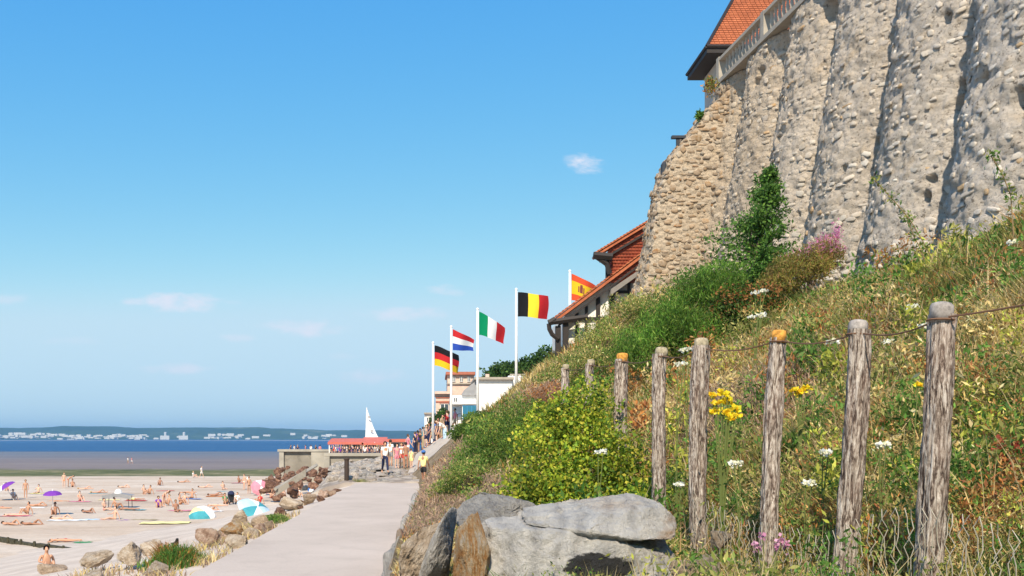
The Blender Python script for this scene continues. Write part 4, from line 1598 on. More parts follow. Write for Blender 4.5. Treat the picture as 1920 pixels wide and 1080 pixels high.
def post_mesh(seed, r, h):
    rg = np.random.default_rng(seed)
    na, nz = 56, 110
    th, zz = np.meshgrid(np.linspace(0, 2 * math.pi, na, endpoint=False), np.linspace(0, 1, nz), indexing='ij')
    P = np.stack([np.cos(th) * 2.1, np.sin(th) * 2.1, zz * h * 1.1 + seed], -1)
    P2 = np.stack([np.cos(th) * 5.5, np.sin(th) * 5.5, zz * h * 4.0 + seed], -1)
    P3 = np.stack([np.cos(th) * 9, np.sin(th) * 9, zz * h * 3.0 + seed], -1)
    rad = r * (1 + 0.17 * fbm(P, 3, seed) - 0.20 * np.abs(fbm(P2, 3, seed + 3)) - 0.16 * np.abs(fbm(P3, 2, seed + 8)) + 0.12)
    rad = rad * (1.06 - 0.06 * zz)
    bx = 0.03 * fbm(np.stack([zz * 1.5, zz * 0 + seed, zz * 0], -1), 2, seed)
    by = 0.03 * fbm(np.stack([zz * 1.5, zz * 0 + seed, zz * 0 + 9], -1), 2, seed)
    V = np.stack([np.cos(th) * rad + bx, np.sin(th) * rad + by, zz * h], -1)
    idx = np.arange(na * nz).reshape(na, nz)
    a, b = idx, np.roll(idx, -1, 0)
    Q = np.stack([a[:, :-1].ravel(), b[:, :-1].ravel(), b[:, 1:].ravel(), a[:, 1:].ravel()], 1)
    return np_quads('post', V.reshape(-1, 3), Q, False)


posts = [(1766, 567, 1744, 1080, 5.6, 45, 'grey'), (1610, 600, 1577, 1080, 6.6, 37, 'grey'), (1461, 619, 1436, 1040, 7.8, 29, 'orange'), (1315, 634, 1312, 1045, 9.0, 29, 'pale'),
         (1240, 651, 1236, 940, 10.8, 25, 'pale'), (1167, 662, 1165, 840, 13, 23, 'orange'), (1108, 674, 1108, 760, 16, 16, 'pale'), (1061, 683, 1061, 740, 20, 14, 'pale')]
tops = []
for i, (qt, yt, qb, yb, Y, wpx, cap) in enumerate(posts):
    T, Bp = px(qt, yt, Y), px(qb, yb, Y)
    ax = (T - Bp).normalized()
    zg = bz(Bp.x, Y) - 0.25
    k = (T.z - zg) / ax.z
    base = T - ax * k
    r = wpx / F * Y / 2
    lab = {'orange': 'post with bright orange lichen on its top', 'grey': None, 'pale': None}[cap]
    o = link('post', post_mesh(40 + i, r, k - r * 1.0), BARK, fence)
    o.location = base - f_off
    o.rotation_euler = ax.to_track_quat('Z', 'Y').to_euler()
    if lab: o['label'] = lab
    bm = bmesh.new()
    h = k - r * 1.2
    bm_lathe(bm, [(r * .92, h - .03), (r * .93, h + r * .5), (r * .90, h + r * .9), (r * .76, h + r * 1.12), (r * .45, h + r * 1.22), (r * .15, h + r * 1.24)], 20)
    for v in bm.verts:
        nn = 1 + .09 * float(vnoise(np.array([[v.co.x * 30, v.co.y * 30, v.co.z * 30 + i]]))[0])
        v.co.x *= nn
        v.co.y *= nn
    bm_obj('post_top', bm, {'orange': LICHEN, 'grey': CUT, 'pale': PALE_LICHEN}[cap], o, True)
    bm = bmesh.new()
    ring = [(math.cos(a) * r * 1.08, math.sin(a) * r * 1.08, h - .02) for a in np.linspace(0, 2 * math.pi, 14)]
    bm_tube(bm, ring, .006, 5)
    bm_obj('wire_tie', bm, paint('rusty_wire', (0.16, 0.085, 0.05), .8), o)
    tops.append((T - ax * (r * 1.3), r, base))
ext = Vector((3.3, 3.6, 3.0))
run = [ext] + [t for t, _, _ in tops]
pts = []
for a, b in zip(run, run[1:]):
    for s in range(6):
        p = a.lerp(b, s / 6)
        p.z -= 0.05 * math.sin(math.pi * s / 6)
        pts.append(p - f_off)
pts.append(run[-1] - f_off)
bm = bmesh.new()
bm_tube(bm, pts, .0055, 5)
bm_obj('top_wire', bm, paint('rusty_wire', (0.16, 0.085, 0.05), .8), fence)
# wire netting: crimped wires crossing in diamonds
NET = M('galvanised_wire', 0.5, 0.5).color((0.38, 0.34, 0.27)).m
NET.node_tree.nodes['Principled BSDF'].inputs['Metallic'].default_value = 0.15


def fx(Y):
    return np.interp(Y, [3.6, 5.6, 6.6, 7.8, 9, 10.8, 13], [2.9, 2.78, 2.66, 2.56, 2.40, 2.40, 2.42]) - 0.10


V, Q = [], []
cell, nzz = 0.13, 13
for i in range(int((9.0 - 3.6) / cell)):
    Y0 = 3.6 + i * cell
    zg0 = bz(float(fx(Y0)), Y0)
    prev = None
    for j in range(nzz + 1):
        for sgn in (1,):
            Y1 = Y0 + (cell * 0.46 if (j + i) % 2 else 0.03)
            z = zg0 - .05 + j * 0.055
            w = 0.0042
            k = len(V)
            x = float(fx(Y1)) + 0.012 * math.sin(j * 2.1 + i)
            V += [(x, Y1 - w, z), (x, Y1 + w, z), (x - w, Y1, z)]
            if prev is not None:
                for a, b in ((0, 1), (1, 2), (2, 0)):
                    Q.append((prev + a, prev + b, k + b, k + a))
            prev = k
    # second set mirrored so that neighbours touch
    prev = None
    for j in range(nzz + 1):
        Y1 = Y0 + (cell * 0.54 if (j + i) % 2 else cell - 0.03)
        z = zg0 - .05 + j * 0.055
        w = 0.0042
        k = len(V)
        x = float(fx(Y1)) + 0.012 * math.sin(j * 1.7 + i)
        V += [(x, Y1 - w, z), (x, Y1 + w, z), (x - w, Y1, z)]
        if prev is not None:
            for a, b in ((0, 1), (1, 2), (2, 0)):
                Q.append((prev + a, prev + b, k + b, k + a))
        prev = k
o = link('wire_netting', np_quads('wire_netting', np.array(V) - np.array(f_off), np.array(Q)), NET, fence, 'stuff')

# ------------------------------------------------------------------ boulders in the foreground
def big_rock(label, q, y, Y, size, mat, seed, rz=0.0, sub=5, rot=None):
    me = hull_rock('boulder', seed, sub, 18, .8)
    p = px(q, y, Y)
    o = bpy.data.objects.new('boulder', me)
    COL.objects.link(o)
    o.location = p
    o.scale = size
    o.rotation_euler = rot or (0, 0, rz)
    set_mat(o, mat)
    return tag(o, label, 'boulder', 'boulders on the edge of the bank')


p = px(1085, 1010, 7.9)
bm = bmesh.new()
hull_bm(bm, [(-.76, .35, .15), (-.2, .55, .17), (.45, .5, .12), (.74, .3, 0), (-.73, -.08, .12), (-.36, -.30, .12), (.10, -.37, .04), (.50, -.28, -.05), (.76, -.08, -.10),
             (-.80, -.2, -.6), (-.32, -.50, -.6), (.02, -.55, -.35), (.34, -.52, -.6), (.80, -.22, -.6), (-.8, .6, -.6), (.84, .6, -.6)], .035, 5, 41, 1.0, .9)
me = bpy.data.meshes.new('boulder')
bm.to_mesh(me)
bm.free()
o = link('boulder', me)
o.location = p
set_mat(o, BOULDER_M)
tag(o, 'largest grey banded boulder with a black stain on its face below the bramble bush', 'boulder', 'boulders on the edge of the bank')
bm = bmesh.new()
hull_bm(bm, [(-.44, -.12, .13), (-.40, .5, .21), (.10, -.24, .19), (.10, .55, .28), (.47, -.18, .275), (.50, .55, .34), (.64, -.12, .26), (.72, .4, .28), (.79, .02, .13),
             (.02, -.38, .09), (.40, -.40, .03), (.70, -.26, .02), (.05, -.2, .0), (.5, -.2, .0), (.62, .4, .0), (-.3, .4, .05)], .022, 5, 47, .8, .8)
me = bpy.data.meshes.new('slab')
bm.to_mesh(me)
bm.free()
o2 = link('slab', me, None, o)
set_mat(o2, BOULDER_M)
big_rock('pale grey flat topped boulder at the left of the largest boulder', 925, 968, 8.7, (.38, .45, .23), ROCK_GREY, 301, .3)
big_rock('rust orange boulder wedged against the left side of the largest boulder', 882, 1042, 7.9, (.15, .35, .42), ROCK_RUST, 302, .2)
big_rock('grey upright slab between the rust orange boulder and the brown one', 826, 1045, 8.3, (.12, .42, .46), ROCK_GREY, 303, -.35, rot=(0, .28, -.35))
big_rock('brown streaked boulder leaning at the edge of the path', 790, 1050, 8.9, (.20, .55, .42), ROCK_PALE, 304, -.2, rot=(0, .30, -.25))
big_rock('small pale stone at the foot of the fourth post', 1352, 1012, 8.4, (.10, .1, .085), ROCK_PALE, 305, 0, 3)
big_rock('pale stone low in the grass right of the largest boulder', 1330, 1062, 7.6, (.15, .12, .10), ROCK_PALE, 306, .5, 3)
big_rock('tan stone half buried at the right foot of the largest boulder', 1285, 1078, 7.4, (.17, .15, .14), ROCK_TAN, 307, .5, 4)
rr = random.Random(5)
Y, i = 9.3, 0
names = ['nearest the camera', 'second', 'third', 'fourth', 'fifth', 'sixth', 'seventh', 'eighth', 'ninth', 'tenth', 'eleventh', 'twelfth', 'thirteenth', 'fourteenth']
while Y < 34 and i < 14:
    L = .62 + .05 * i
    m = [ROCK_GREY, ROCK_GREY, ROCK_TAN][i % 3]
    zc = float(np.interp(Y, [9, 13, 20, 30], [.35, .42, .32, .2]))
    r_ = rock('edging_stone', f'{"brownish" if m is ROCK_TAN else "grey"} edging stone between path and bank, {names[i]} {"in" if i == 0 else "from the near end of"} the row', 'stone',
              (-.50 + rr.uniform(-.03, .03), Y + L / 2, zc), (.22, L * .62, .42), m, rz=rr.uniform(-.15, .15), group='edging stones along the path', tilt=.12, seed=900 + i)
    Y += L + .65
    i += 1

# ------------------------------------------------------------------ vegetation
def bank_at(x, y, y0=4.5):
    Y = y0
    while Y < 60:
        p = px(x, y, Y)
        if p.x > -0.4 and p.z <= bz(p.x, Y):
            break
        Y *= 1.006
    return p


def pick(pal, w, n, var=0.18):
    pal = np.array(pal, float)
    c = pal[RNG.choice(len(pal), n, p=np.array(w) / sum(w))]
    return np.clip(c * (1 + RNG.normal(0, var, (n, 1))), 0.004, 1)


STRAW = [(.58, .44, .19), (.64, .51, .27), (.46, .33, .12), (.52, .43, .16)]
OLIVE = [(.18, .20, .045), (.25, .24, .065), (.13, .165, .035), (.31, .285, .095)]
GREEN = [(.07, .16, .022), (.10, .20, .035), (.045, .11, .018), (.14, .23, .045)]
RUST = [(.34, .14, .04), (.42, .19, .055), (.28, .11, .045), (.46, .27, .10)]
PINKB = [(.34, .23, .16), (.28, .18, .13), (.40, .29, .20)]


def blade_mesh(name, P, H, W, lean, C, tipc=None):
    n = len(P)
    a = RNG.uniform(0, 2 * math.pi, n)
    s = np.stack([np.cos(a), np.sin(a), np.zeros(n)], -1)
    b = RNG.uniform(0, 2 * math.pi, n)
    L = np.stack([np.cos(b), np.sin(b), np.zeros(n)], -1) * (H * lean * RNG.uniform(.2, 1.3, n))[:, None]
    up = np.stack([np.zeros(n), np.zeros(n), H], -1)
    m = P + up * .55 + L * .35
    t = P + up * (1 - 0.25 * np.abs(lean * RNG.uniform(.3, 1, n)))[:, None] + L
    w = W[:, None] * s
    C = np.clip(C * 1.12, 0, .9)
    V = np.stack([P - w, P + w, m + w * .75, m - w * .75, t], 1).reshape(-1, 3)
    k = np.arange(n)[:, None] * 5
    loops = (k + np.array([[0, 1, 2, 3, 3, 2, 4]])).ravel()
    st = (np.arange(n)[:, None] * 7 + np.array([[0, 4]])).ravel()
    tot = np.tile([4, 3], n)
    c = np.repeat(C[:, None, :], 5, 1)
    if tipc is not None:
        c[:, 4] = tipc
        c[:, 2:4] = (C[:, None] + tipc[:, None]) / 2
    return np_mesh(name, V, loops, st, tot, False, c.reshape(-1, 3))


def leaf_mesh(name, P, size, C, up=0.3, aspect=0.55, axis=None, spread=1.0):
    """pointed leaves folded along the midrib: 2 quads each sharing the midrib"""
    n = len(P)
    d = RNG.normal(size=(n, 3)) * spread
    d[:, 2] += up
    if axis is not None:
        d = d + axis
    d = unit(d)
    r = unit(np.cross(d, RNG.normal(size=(n, 3))))
    nn = np.cross(d, r)
    s = (size if np.ndim(size) else np.full(n, size)) * RNG.uniform(.6, 1.35, n)
    s = s[:, None]
    mid = P + d * s * .5 + nn * s * .10
    C = np.clip(C * 1.28, 0, .9)
    V = np.stack([P, mid + r * s * aspect * .5 - nn * s * .10, P + d * s, mid - r * s * aspect * .5 - nn * s * .10], 1).reshape(-1, 3)
    k = np.arange(n)[:, None] * 4
    Q = (k + np.array([[0, 1, 2, 3]]))
    return np_quads(name, V, Q, False, np.repeat(C, 4, 0))


def blob_points(blobs, n, shell=0.45, gap=0.25, seed=0, gs=0.5):
    """points through ellipsoids, thicker near the outside, with noise-shaped gaps"""
    vol = np.array([b[3] * b[4] * b[5] for b in blobs]) ** 0.67
    out = []
    while sum(len(o) for o in out) < n:
        k = RNG.choice(len(blobs), n, p=vol / vol.sum())
        B = np.array(blobs)[k]
        d = unit(RNG.normal(size=(n, 3)))
        r = RNG.uniform(0, 1, n) ** shell
        bumps = 1 + 0.22 * vnoise(d * 2.6 + B[:, :3] * 3, seed) + .12 * vnoise(d * 6 + B[:, :3] * 3, seed + 3)
        p = B[:, :3] + d * (r * bumps)[:, None] * B[:, 3:6]
        keep = fbm(p / gs, 2, seed + 9) > -0.9 + gap * 2
        out.append(p[keep])
    return np.concatenate(out)[:n]


def branches_mesh(bm, root, ends, r):
    for e in ends:
        e = Vector(e)
        root_ = Vector(root)
        mid = root_.lerp(e, .5) + Vector((random.uniform(-.1, .1), random.uniform(-.1, .1), .12)) * (e - root_).length * .6
        bm_tube(bm, [root_, mid, e], [r, r * .65, r * .2], 5)


def bush(name, label, cat, base, blobs, n, size, pal, w, up=0.3, aspect=.55, gap=.25, seed=0, group=None, gs=.5, shell=.45, axis=None, br=.025, spread=1.0, var=.2, topc=None, mat=None):
    base = Vector(base)
    t = thing(name, label, cat, base, 0, group)
    P = blob_points(blobs, n, shell, gap, seed, gs)
    C = pick(pal, w, n, var)
    # new growth and dead twigs come in patches
    f = fbm(P / (gs * 1.2), 2, seed + 40)[:, None]
    C = C * np.clip(1 + .45 * f, .45, 1.7)
    if topc is not None:
        zz = P[:, 2]
        k = np.clip((zz - np.quantile(zz, topc[1])) / (zz.max() - np.quantile(zz, topc[1]) + 1e-6), 0, 1)
        m = RNG.random(n) < k * topc[2]
        C[m] = np.array(topc[0]) * RNG.uniform(.75, 1.25, (m.sum(), 1))
    link('foliage', leaf_mesh('foliage', P - np.array(base), size, C, up, aspect, axis, spread), mat or LEAF, t, 'stuff')
    bm = bmesh.new()
    ends = [Vector(b[:3]) - base + Vector((random.uniform(-.5, .5) * b[3], random.uniform(-.5, .5) * b[4], random.uniform(-.2, .6) * b[5])) for b in blobs for _ in range(4)]
    branches_mesh(bm, (0, 0, -.15), ends, br)
    bm_obj('branches', bm, BRANCH, t)
    return t


YG = [(.22, .28, .024), (.31, .32, .032), (.12, .20, .022), (.40, .35, .045), (.07, .13, .016)]
bush('bramble_bush', 'large yellow green leafy bramble bush behind the largest boulder', 'bush', (1.75, 13, 1.15),
     [(1.75, 13, 1.85, .82, .75, .72), (1.25, 12.4, 1.45, .52, .5, .5), (2.25, 12.6, 1.75, .55, .5, .7), (1.95, 13.2, 2.5, .55, .6, .5), (1.6, 12.2, 1.35, .6, .4, .45), (2.5, 12.1, 1.35, .4, .4, .45), (1.55, 13.6, 2.35, .4, .5, .4)],
     23000, .052, YG, (30, 22, 24, 12, 12), .35, .7, .22, 3, gs=.32, var=.25)
DG = [(.085, .16, .025), (.13, .21, .035), (.05, .11, .018), (.18, .23, .045)]
bush('broom_bush', 'dark green rounded bush on the bank below the white house', 'bush', (1.5, 22, 1.5),
     [(1.3, 22, 2.15, .75, .8, .6), (2.0, 22.5, 2.6, .75, .8, .6), (.85, 21.6, 1.75, .5, .6, .45), (2.5, 22.6, 2.35, .6, .7, .6), (1.75, 21.5, 1.85, .8, .6, .5)],
     17000, .07, DG, (30, 26, 26, 14), .9, .3, .22, 8, gs=.45)
bush('low_bush', 'low olive green bush at the foot of the dark green bush beside the path', 'bush', (.45, 21, 1.0),
     [(.55, 21, 1.35, .5, .55, .36), (1.0, 20.4, 1.5, .5, .5, .36), (.25, 21.6, 1.05, .4, .5, .28)], 6500, .055, OLIVE + GREEN[:2], (3, 3, 3, 3, 3, 3), .6, .4, .22, 12, gs=.4)
bush('feathery_shrub', 'wide feathery bright green shrub on the bank under the far end of the stone wall', 'bush', (6.2, 25, 4.2),
     [(5.0, 25, 4.35, .65, .8, .62), (5.8, 25.2, 5.0, .75, .9, .75), (6.7, 25.6, 5.75, .85, .9, .8), (6.4, 24.8, 4.9, .8, .7, .8), (7.4, 25.8, 6.2, .75, .8, .65)],
     24000, .13, [(.075, .165, .02), (.12, .235, .032), (.05, .11, .015), (.19, .27, .05)], (28, 30, 22, 16), 1.3, .14, .24, 15, gs=.5)
bush('dark_shrub', 'dark broad-leaved shrub with rusty tips right of the feathery shrub', 'bush', (7.9, 25.2, 4.9),  # leaf colours darker than the feathery shrub, rusty towards the top
     [(7.6, 25, 5.3, .75, .7, .75), (8.3, 25.5, 5.6, .65, .7, .6), (7.9, 24.6, 4.75, .6, .6, .45)],
     11000, .085, [(.04, .09, .015), (.07, .13, .02), (.025, .06, .01), (.24, .12, .04)], (30, 28, 24, 14), .3, .6, .24, 19, gs=.45, topc=((.30, .14, .05), .35, .55))
bush('dry_scrub', 'dry pinkish brown scrub on the bank below the half-timbered house', 'bush', (2.7, 26, 2.9),
     [(2.75, 26, 3.30, .5, .6, .32), (3.15, 26.3, 3.45, .4, .5, .3)],
     5500, .09, PINKB + RUST[:2], (3, 3, 3, 2, 2), .9, .2, .24, 23, gs=.4)
bush('ridge_bush', 'green bush on the ridge right below the terrace of the white house', 'bush', (2.6, 47, 2.6),
     [(2.2, 47, 2.9, 1.0, .9, .55), (1.5, 46.5, 2.4, .9, .8, .45)], 9000, .13, DG, (30, 26, 26, 14), .7, .35, .24, 29, gs=.6)
bush('olive_shrub', 'olive shrub hiding the foot of the half-timbered house', 'bush', (5.2, 33, 4.6),
     [(4.6, 33, 4.5, .9, .9, .55), (5.7, 34, 5.6, 1.0, .9, .75), (6.9, 35, 6.6, 1.0, .9, .75), (3.9, 32, 4.1, .7, .8, .4), (5.0, 31, 4.6, .9, .8, .5)],
     14000, .10, OLIVE + GREEN[:2] + STRAW[:1], (3, 3, 2, 3, 2, 2, 2), .8, .3, .24, 27, gs=.6)
# sapling in front of the wall
sb = bank_at(1400, 470, 20)
sb = px(1402, 520, 28.5)
sb.z = bz(sb.x, 28.5) - .1
tp = px(1446, 312, 28.5)
t = thing('sapling', 'slim pointed green sapling standing against the stone wall', 'tree', sb)
bm = bmesh.new()
top_l = tp - sb
bm_tube(bm, [(0, 0, 0), top_l * .4 + Vector((-.05, 0, .1)), top_l * .75, top_l], [.055, .04, .022, .006], 7)
Pl, Al = [], []
for k in range(210):
    s = random.uniform(.06, .97)
    c = top_l * s
    reach = (1 - s) ** .8 * 1.5 + .08
    az = random.uniform(0, 6.283)
    d = Vector((math.cos(az), math.sin(az) * .8, .38)).normalized() * reach * random.uniform(.55, 1.1)
    if d.x < 0 and s < .6:
        d.x *= 1.5
    if s < .5:
        d *= 1.12
    bm_tube(bm, [c, c + d * .6, c + d + Vector((0, 0, .05))], [.012, .008, .003], 4, False)
    m = int(26 + 60 * reach)
    tt_ = np.random.default_rng(k).uniform(.15, 1.05, m)
    Pl.append(np.array(c) + np.array(d)[None] * tt_[:, None] + RNG.normal(0, .045 + .03 * reach, (m, 3)))
bm_obj('trunk', bm, BRANCH, t)
Pl = np.concatenate(Pl)
link('crown', leaf_mesh('crown', Pl, .12, pick([(.06, .14, .025), (.09, .19, .032), (.14, .25, .045), (.04, .09, .018)], (30, 30, 18, 22), len(Pl)), .25, .42), LEAF, t, 'stuff')
# flowering mound at the foot of the wall
PINKF = (.52, .17, .34)
bush('valerian_clump', 'bushy clump with pink flower heads hanging at the foot of the stone wall', 'flowering plant', (9.9, 26.6, 6.0),
     [(9.45, 26.5, 6.6, .62, .55, .5), (10.1, 26.7, 6.85, .62, .55, .55), (10.65, 27, 7.15, .5, .5, .55), (9.0, 26.3, 6.3, .5, .45, .4)],
     13000, .10, [(.20, .19, .04), (.14, .15, .035), (.27, .20, .07), (.28, .14, .06)], (30, 26, 20, 14), .9, .2, .22, 31, gs=.35, topc=(PINKF, .72, .75))
tag(link('pink_flower_spike', leaf_mesh('pink_flower_spike', np.array([[10.88, 26.9, 7.75]]) + RNG.normal(0, (.07, .05, .13), (170, 3)), .06, pick([PINKF, (.6, .26, .46)], (1, 1), 170), .5, .6), LEAF),
    'pink flower spike standing up from the clump against the wall', 'flower', kind='stuff')
# trees
T1 = [(.035, .08, .015), (.055, .11, .02), (.08, .14, .03), (.02, .05, .01)]


def tree(label, base, blobs, n, size, seed, group='trees beyond the flagpoles', pal=T1):
    base = Vector(base)
    t = thing('tree', label, 'tree', base, 0, group)
    bm = bmesh.new()
    cz = sum(b[2] for b in blobs) / len(blobs)
    bm_tube(bm, [(0, 0, -.3), (.1, 0, (cz - base.z) * .5), (0, .1, cz - base.z)], [.22, .16, .07], 8)
    branches_mesh(bm, (0, .05, (cz - base.z) * .4), [Vector(b[:3]) - base for b in blobs], .09)
    bm_obj('trunk', bm, BRANCH, t)
    P = blob_points(blobs, n, .42, .2, seed, 1.0)
    C = pick(pal, (3, 3, 2, 2), n) * np.clip(1 + .4 * fbm(P / 1.1, 2, seed)[:, None], .5, 1.6)
    link('crown', leaf_mesh('crown', P - np.array(base), size, C, .2, .7), LEAF, t, 'stuff')


tree('rounded dark green tree between the middle and fourth flagpoles', (6.2, 95, 4.6), [(6.4, 95, 8.2, 1.9, 1.5, 1.25), (5.5, 94.5, 7.7, 1.1, 1, 1.0), (7.6, 95.5, 8.6, 1.2, 1.2, 1.0)], 7000, .26, 51)
tree('broad green tree just left of the half-timbered house', (10, 96, 5.6), [(9.4, 96, 8.9, 1.7, 1.5, 1.3), (11.2, 96, 9.6, 1.9, 1.5, 1.5), (12.6, 96, 10.0, 1.7, 1.5, 1.5)], 9000, .26, 53)
tree('dark green tree in front of the brick banded house beside the leftmost flagpole', (.4, 93, 2.0), [(.3, 93, 3.5, .85, .8, .95), (.8, 93.3, 4.3, .6, .7, .7), (-.35, 92.6, 2.9, .55, .6, .6)], 4500, .2, 57)
# tufts at the path edge
def tuft(label, p, rx, h, pal, w, seed, n=900):
    t = thing('grass_tuft', label, 'grass tuft', p, 0, 'tufts along the seaward edge of the path')
    q = RNG.normal(0, 1, (n, 2))
    Pt = np.stack([q[:, 0] * rx * .5, q[:, 1] * rx * .6, np.full(n, -.08)], -1)
    link('blades', blade_mesh('blades', Pt, h * RNG.uniform(.4, 1.1, n) * np.exp(-(q ** 2).sum(1) * .14), np.full(n, .009), .55, pick(pal, w, n)), GRASS, t, 'stuff')
    Pf = blob_points([(0, 0, h * .25, rx * .75, rx * .8, h * .38)], n, .5, .1, seed, .2)
    link('leaves', leaf_mesh('leaves', Pf, .05, pick(pal, w, n), .4, .4), LEAF, t, 'stuff')


p = px(338, 1058, 18.6)
tuft('green and rust coloured tuft growing at the near seaward edge of the path', (p.x - .05, 18.6, -.12), .52, .52, GREEN + RUST[:2], (4, 4, 3, 4, 1.3, 1.3), 61, 1500)
p = px(305, 1050, 18.9)
tuft('rust red dry tuft just left of the green tuft at the path edge', (p.x, 19.1, -.14), .22, .55, RUST, (1, 1, 1, 1), 62, 500)
p = px(515, 978, 28)
tuft('small low green tuft beside the tan and dark red rocks at the path edge', (p.x, 28, -.1), .5, .28, GREEN[1:] + OLIVE[:2], (4, 2, 4, 1, 1), 63, 800)
p = px(668, 908, 51)
tuft('thin olive tuft at the foot of the dark post', (p.x + .2, 50.5, .0), .6, .22, OLIVE, (1, 1, 1, 1), 64, 350)

# dry grass and weeds over the whole bank
N = 640000
tr = RNG.uniform(-.16, .80, N)
Yr = np.exp(RNG.uniform(math.log(3.1), math.log(74), N))
Xr = tr * Yr
wf = np.interp(Yr, [3, 20, 30, 43, 47, 74], [14, 14.0, 12.6, 9.3, 9.3, 12])
sel = (Xr > np.interp(Yr, [50, 56, 74], [-.44, 1.3, 2.4])) & (Xr < wf)
X, Y = Xr[sel], Yr[sel]
cl = n3(X, Y, .55, 71, 3)
dens = np.clip(.62 + .55 * cl, .1, 1)
# the grass thins out on the dry mat by the path
bare = (X < 1.0) & (Y > 13.5) | (X < .35)
dens = dens * np.where(bare, .5, 1)
sel = RNG.random(len(X)) < dens
X, Y, cl, bare = X[sel], Y[sel], cl[sel], bare[sel]
n = len(X)
Z = bank_z(X, Y) - .02
patch = n3(X, Y, 2.3, 81, 3)
patch2 = n3(X, Y, 1.5, 91, 3)
Cst, Col_, Cgr, Cru, Cpk = [pick(p_, [1] * len(p_), n) for p_ in (STRAW, OLIVE, GREEN, RUST, PINKB)]
C = Cst.copy()
r1 = RNG.random(n)
low = np.clip(1 - (Z - 1.0) / 1.6, 0, 1)
m = r1 < np.clip(.40 + .95 * patch + .15 * low, .04, .92)
C[m] = Col_[m]
r2 = RNG.random(n)
m = r2 < np.clip(.06 + .95 * patch2 + .14 * low, .02, .85)
C[m] = Cgr[m]
r3 = RNG.random(n)
m = r3 < np.clip(.06 + .62 * n3(X, Y, 1.1, 97, 2), .02, .6)
C[m] = Cru[m]
dryz = (np.exp(-((X - 4.6) / 1.3) ** 2 - ((Y - 15.5) / 3.2) ** 2) + (X < 1.3) * (Y > 13.5) * .85 + (X < .9) * (Y > 20) * .1)
m = RNG.random(n) < dryz * .85
C[m] = Cpk[m]
H = (.12 + .16 * RNG.random(n) ** 2 + .30 * np.clip(cl, 0, 1)) * np.where(bare, .38, 1) * np.interp(Y, [3, 8, 30], [.85, 1, 1.5])
W = .0018 + .00055 * Y * RNG.uniform(.6, 1.3, n)
me = blade_mesh('bank_grass', np.stack([X, Y, Z], -1), H, W, .75, C * .92)
tag(link('bank_grass', me, GRASS), 'tall dry grass and weeds covering the steep bank', 'grass', kind='stuff')
# leafy undergrowth in patches
N = 240000
tr = RNG.uniform(-.05, .80, N)
Y = np.exp(RNG.uniform(math.log(3.3), math.log(42), N))
X = tr * Y
g = n3(X, Y, 1.1, 131, 3)
sel = (X > .5) & (X < np.interp(Y, [3, 20, 30, 43], [14, 13, 12, 9])) & (g > -.02)
X, Y, g = X[sel], Y[sel], g[sel]
n = len(X)
Z = bank_z(X, Y) + RNG.uniform(0, .38, n) * np.clip(.3 + g, 0, 1) * np.interp(Y, [3, 12, 40], [.8, 1.1, 1.6])
C = pick(GREEN + OLIVE + [(.26, .28, .05)], (4, 4, 3, 4, 2, 2, 2, 2, 3), n)
m = RNG.random(n) < np.clip(.5 * n3(X, Y, 1.9, 137, 2), 0, .4)
C[m] = pick(RUST, (1, 1, 1, 1), n)[m]
tag(link('weeds', leaf_mesh('weeds', np.stack([X, Y, Z], -1), .010 + .0028 * Y, C, .6, .40), LEAF), 'leafy green weeds among the dry grass of the bank', 'weeds', kind='stuff')
# taller weed clumps standing out of the sward
Pl, Cl, Sl_ = [], [], []
fam = [GREEN, GREEN, OLIVE, OLIVE, [(.40, .40, .07), (.32, .34, .05)], RUST, STRAW, [(.06, .13, .02), (.09, .17, .03)]]
for k in range(300):
    Y = math.exp(RNG.uniform(math.log(4.6), math.log(40)))
    X = RNG.uniform(.02, .72) * Y
    if X < 1.5 or X > np.interp(Y, [3, 20, 30, 43], [14, 13, 11.5, 8.8]) or abs(X - float(np.interp(Y, [5, 20], [2.6, 2.6]))) < .25:
        continue
    sc = np.interp(Y, [4, 12, 40], [.7, 1.0, 1.9])
    m = int(RNG.integers(120, 300))
    hh = RNG.uniform(.3, .75) * sc
    rr_ = RNG.uniform(.10, .24) * sc
    t_ = RNG.random(m)
    P = np.stack([X + RNG.normal(0, rr_, m) * (.4 + .6 * t_), Y + RNG.normal(0, rr_, m), bz(X, Y) + t_ * hh], -1)
    Pl.append(P)
    f = fam[RNG.integers(len(fam))]
    Cl.append(pick(f, [1] * len(f), m, .22) * RNG.uniform(.8, 1.15))
    Sl_.append(np.full(m, (.022 + .0042 * Y) * RNG.uniform(.7, 1.4)))
for k in range(150):
    Y = math.exp(RNG.uniform(math.log(5.2), math.log(13)))
    X = RNG.uniform(2.75, 2.75 + .22 * Y)
    if k % 3 == 0:
        X = RNG.uniform(1.7, 2.3) if Y > 8.8 else X
    m = int(RNG.integers(160, 320))
    t_ = RNG.random(m)
    hh = RNG.uniform(.25, .55)
    Pl.append(np.stack([X + RNG.normal(0, .11, m) * (.5 + .6 * t_), Y + RNG.normal(0, .13, m), bz(X, Y) + t_ * hh], -1))
    f = fam[RNG.choice(len(fam), p=[.2, .2, .16, .12, .08, .12, .04, .08])]
    Cl.append(pick(f, [1] * len(f), m, .24) * RNG.uniform(.75, 1.1))
    Sl_.append(np.full(m, (.016 + .0042 * Y) * RNG.uniform(.8, 1.3)))
tag(link('weed_clumps', leaf_mesh('weed_clumps', np.concatenate(Pl), np.concatenate(Sl_), np.concatenate(Cl), .8, .34), LEAF), 'taller clumps of green, yellow and rusty weeds in the dry grass', 'weeds', kind='stuff')
